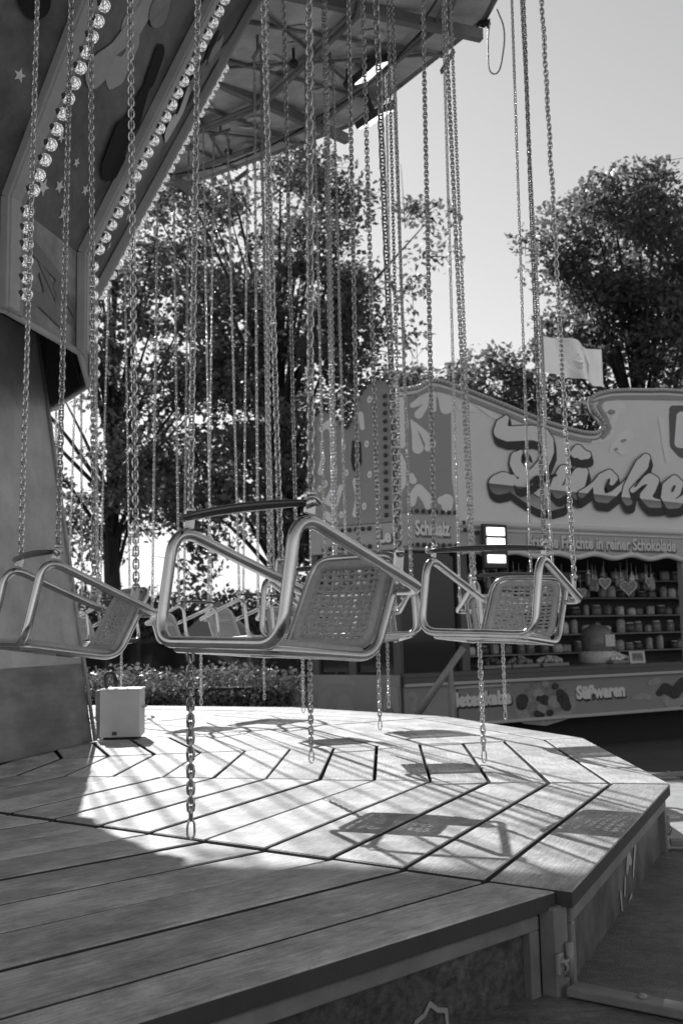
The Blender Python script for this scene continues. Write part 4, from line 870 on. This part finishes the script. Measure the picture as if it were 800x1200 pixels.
tree(5.4, 36.0, 12, 7.0, (2.7, 2.4, 4.6), 140, 125, .24, 'shorter pointed tree rising behind the middle of the stall', 25, .24, .44)
tree(8.6, 31.0, 11, 5.0, (4.2, 2.4, 3.6), 150, 120, .22, 'low spreading tree just behind the signboard', 26, .2, .44)
tree(16.0, 36.0, 15, 9.6, (4.2, 3.2, 6.0), 200, 130, .25, 'wide dark tree standing behind the shield on the signboard', 27, .28, .5)
def hedge(x0, x1, y, z1, dep, n, size, label, seed, nm='clipped_hedge', mt='leaf_hedge', rough=.05):
    rng = np.random.default_rng(seed); t = empty(nm, ((x0+x1)/2, y, GZ)); tag(t, label, 'hedge')
    H_ = z1-GZ; L = x1-x0; p = np.stack([rng.uniform(-L/2, L/2, n), rng.uniform(-dep/2, dep/2, n), H_*rng.random(n)**.55], 1)
    f = rng.random(n) < .5; p[f, 1] = -dep/2+np.abs(rng.normal(size=f.sum()))*.06; p += rng.normal(size=p.shape)*rough
    p[:, 2] += .04*np.sin(p[:, 0]*5)*(p[:, 2] > H_*.8)
    obj('foliage', leaves_mesh('foliage', p, size, mt, rng, .2), t)
    m = MB(); m.box((0, 0, H_*.42), (L-.15, dep*.55, H_*.8)); m.build('core', 'bark', t)
    s = MB()
    for i in range(int(L/.35)): s.tube([(-L/2+.2+i*.35, 0, 0), (-L/2+.25+i*.35+rng.normal()*.05, rng.normal()*.05, H_*.8)], .02, 5)
    s.build('stems', 'bark', t)
    return t
hedge(-5.2, -.55, 11.9, .25, .7, 15000, .055, 'low clipped leafy hedge running behind the ride deck', 31)
hedge(-13, 3.0, 33, 2.0, 1.6, 12000, .18, 'taller loose hedge under the trees behind the parked car', 32, 'loose_hedge', 'leaf', .15)

# ------------------------------------------------------------------ parked car beyond the hedge, far tents
car = empty('parked_car', (-3.0, 15.0, GZ), math.radians(3)); tag(car, 'dark parked car seen over the clipped hedge', 'car')
side = [(-2.1, .35), (-2.12, .62), (-2.0, .80), (-1.15, .90), (-.55, 1.36), (.75, 1.40), (1.45, .98), (2.0, .90), (2.12, .62), (2.1, .35)]
n = len(side); m = MB(); vs = []
for yy, k in ((-.86, 1), (-.80, 1), (.80, 1), (.86, 1)):
    for (x, z) in side: vs.append((x, yy*(1-(max(0, z-.9))*.28), z))
fs = [tuple(range(n))]+[(r*n+i, r*n+i+1, (r+1)*n+i+1, (r+1)*n+i) for r in range(3) for i in range(n-1)]+[tuple(range(3*n, 4*n))[::-1]]
m.add(vs, fs); m.build('body', 'car_paint', car)
def win(pts, nm='window'):
    for s in (-1, 1):
        m = MB(); m.add([(x, s*(.86*(1-max(0, z-.9)*.28)+.006), z) for x, z in pts], [tuple(range(len(pts)))]); m.build(nm, 'glass', car)
win([(-.95, .97), (-.5, 1.30), (.08, 1.33), (.08, .97)]); win([(.14, .97), (.14, 1.33), (.70, 1.34), (1.25, 1.0)])
for x in (-1.3, 1.3):
    for s in (-1, 1):
        m = MB(); m.lathe([(.20, -.09), (.31, -.09), (.33, -.06), (.33, .06), (.31, .09), (.20, .09)], 24, axis=(0, 1, 0)); w = m.build('wheel', 'tyre', car, Matrix.Translation((x, s*.80, .33)))
        m = MB(); m.lathe([(.19, -.07), (.19, .07)], 16, axis=(0, 1, 0)); m.build('rim', 'rim', w)
for s in (-1, 1): m = MB(); m.sphere((-2.02, s*.6, .70), .1, 10, 6, sq=(.5, 1.3, .7)); m.build('headlight', 'orn', car)
def tent(x, y, w, d, h, label, rz=0.):
    t = empty('market_tent', (x, y, GZ), rz); tag(t, label, 'tent')
    m = MB(); m.add([(-w/2, -d/2, h), (w/2, -d/2, h), (w/2, d/2, h), (-w/2, d/2, h), (0, 0, h+.7)], [(0, 1, 4), (1, 2, 4), (2, 3, 4), (3, 0, 4)]); m.build('roof', 'tent', t)
    m = MB(); m.add([(-w/2, -d/2-.01, h-.3), (w/2, -d/2-.01, h-.3), (w/2, -d/2-.01, h), (-w/2, -d/2-.01, h)], [(0, 1, 2, 3)]); m.build('valance', 'tent', t)
    for sx in (-1, 1):
        for sy in (-1, 1): m = MB(); m.box((sx*(w/2-.03), sy*(d/2-.03), h/2), (.05, .05, h-.01)); m.build('leg', 'pipe', t)
    m = MB(); m.add([(-w/2, d/2-.06, 0), (w/2, d/2-.06, 0), (w/2, d/2-.06, h), (-w/2, d/2-.06, h)], [(0, 1, 2, 3)]); m.build('back_sheet', 'wall_grey', t)
tent(-2.25, 18.4, 1.3, 1.6, 1.35, 'small grey market tent behind the hedge and parked car')
tent(-6.8, 19.5, 2.6, 2.4, 1.8, 'grey market tent half hidden by the centre tower')
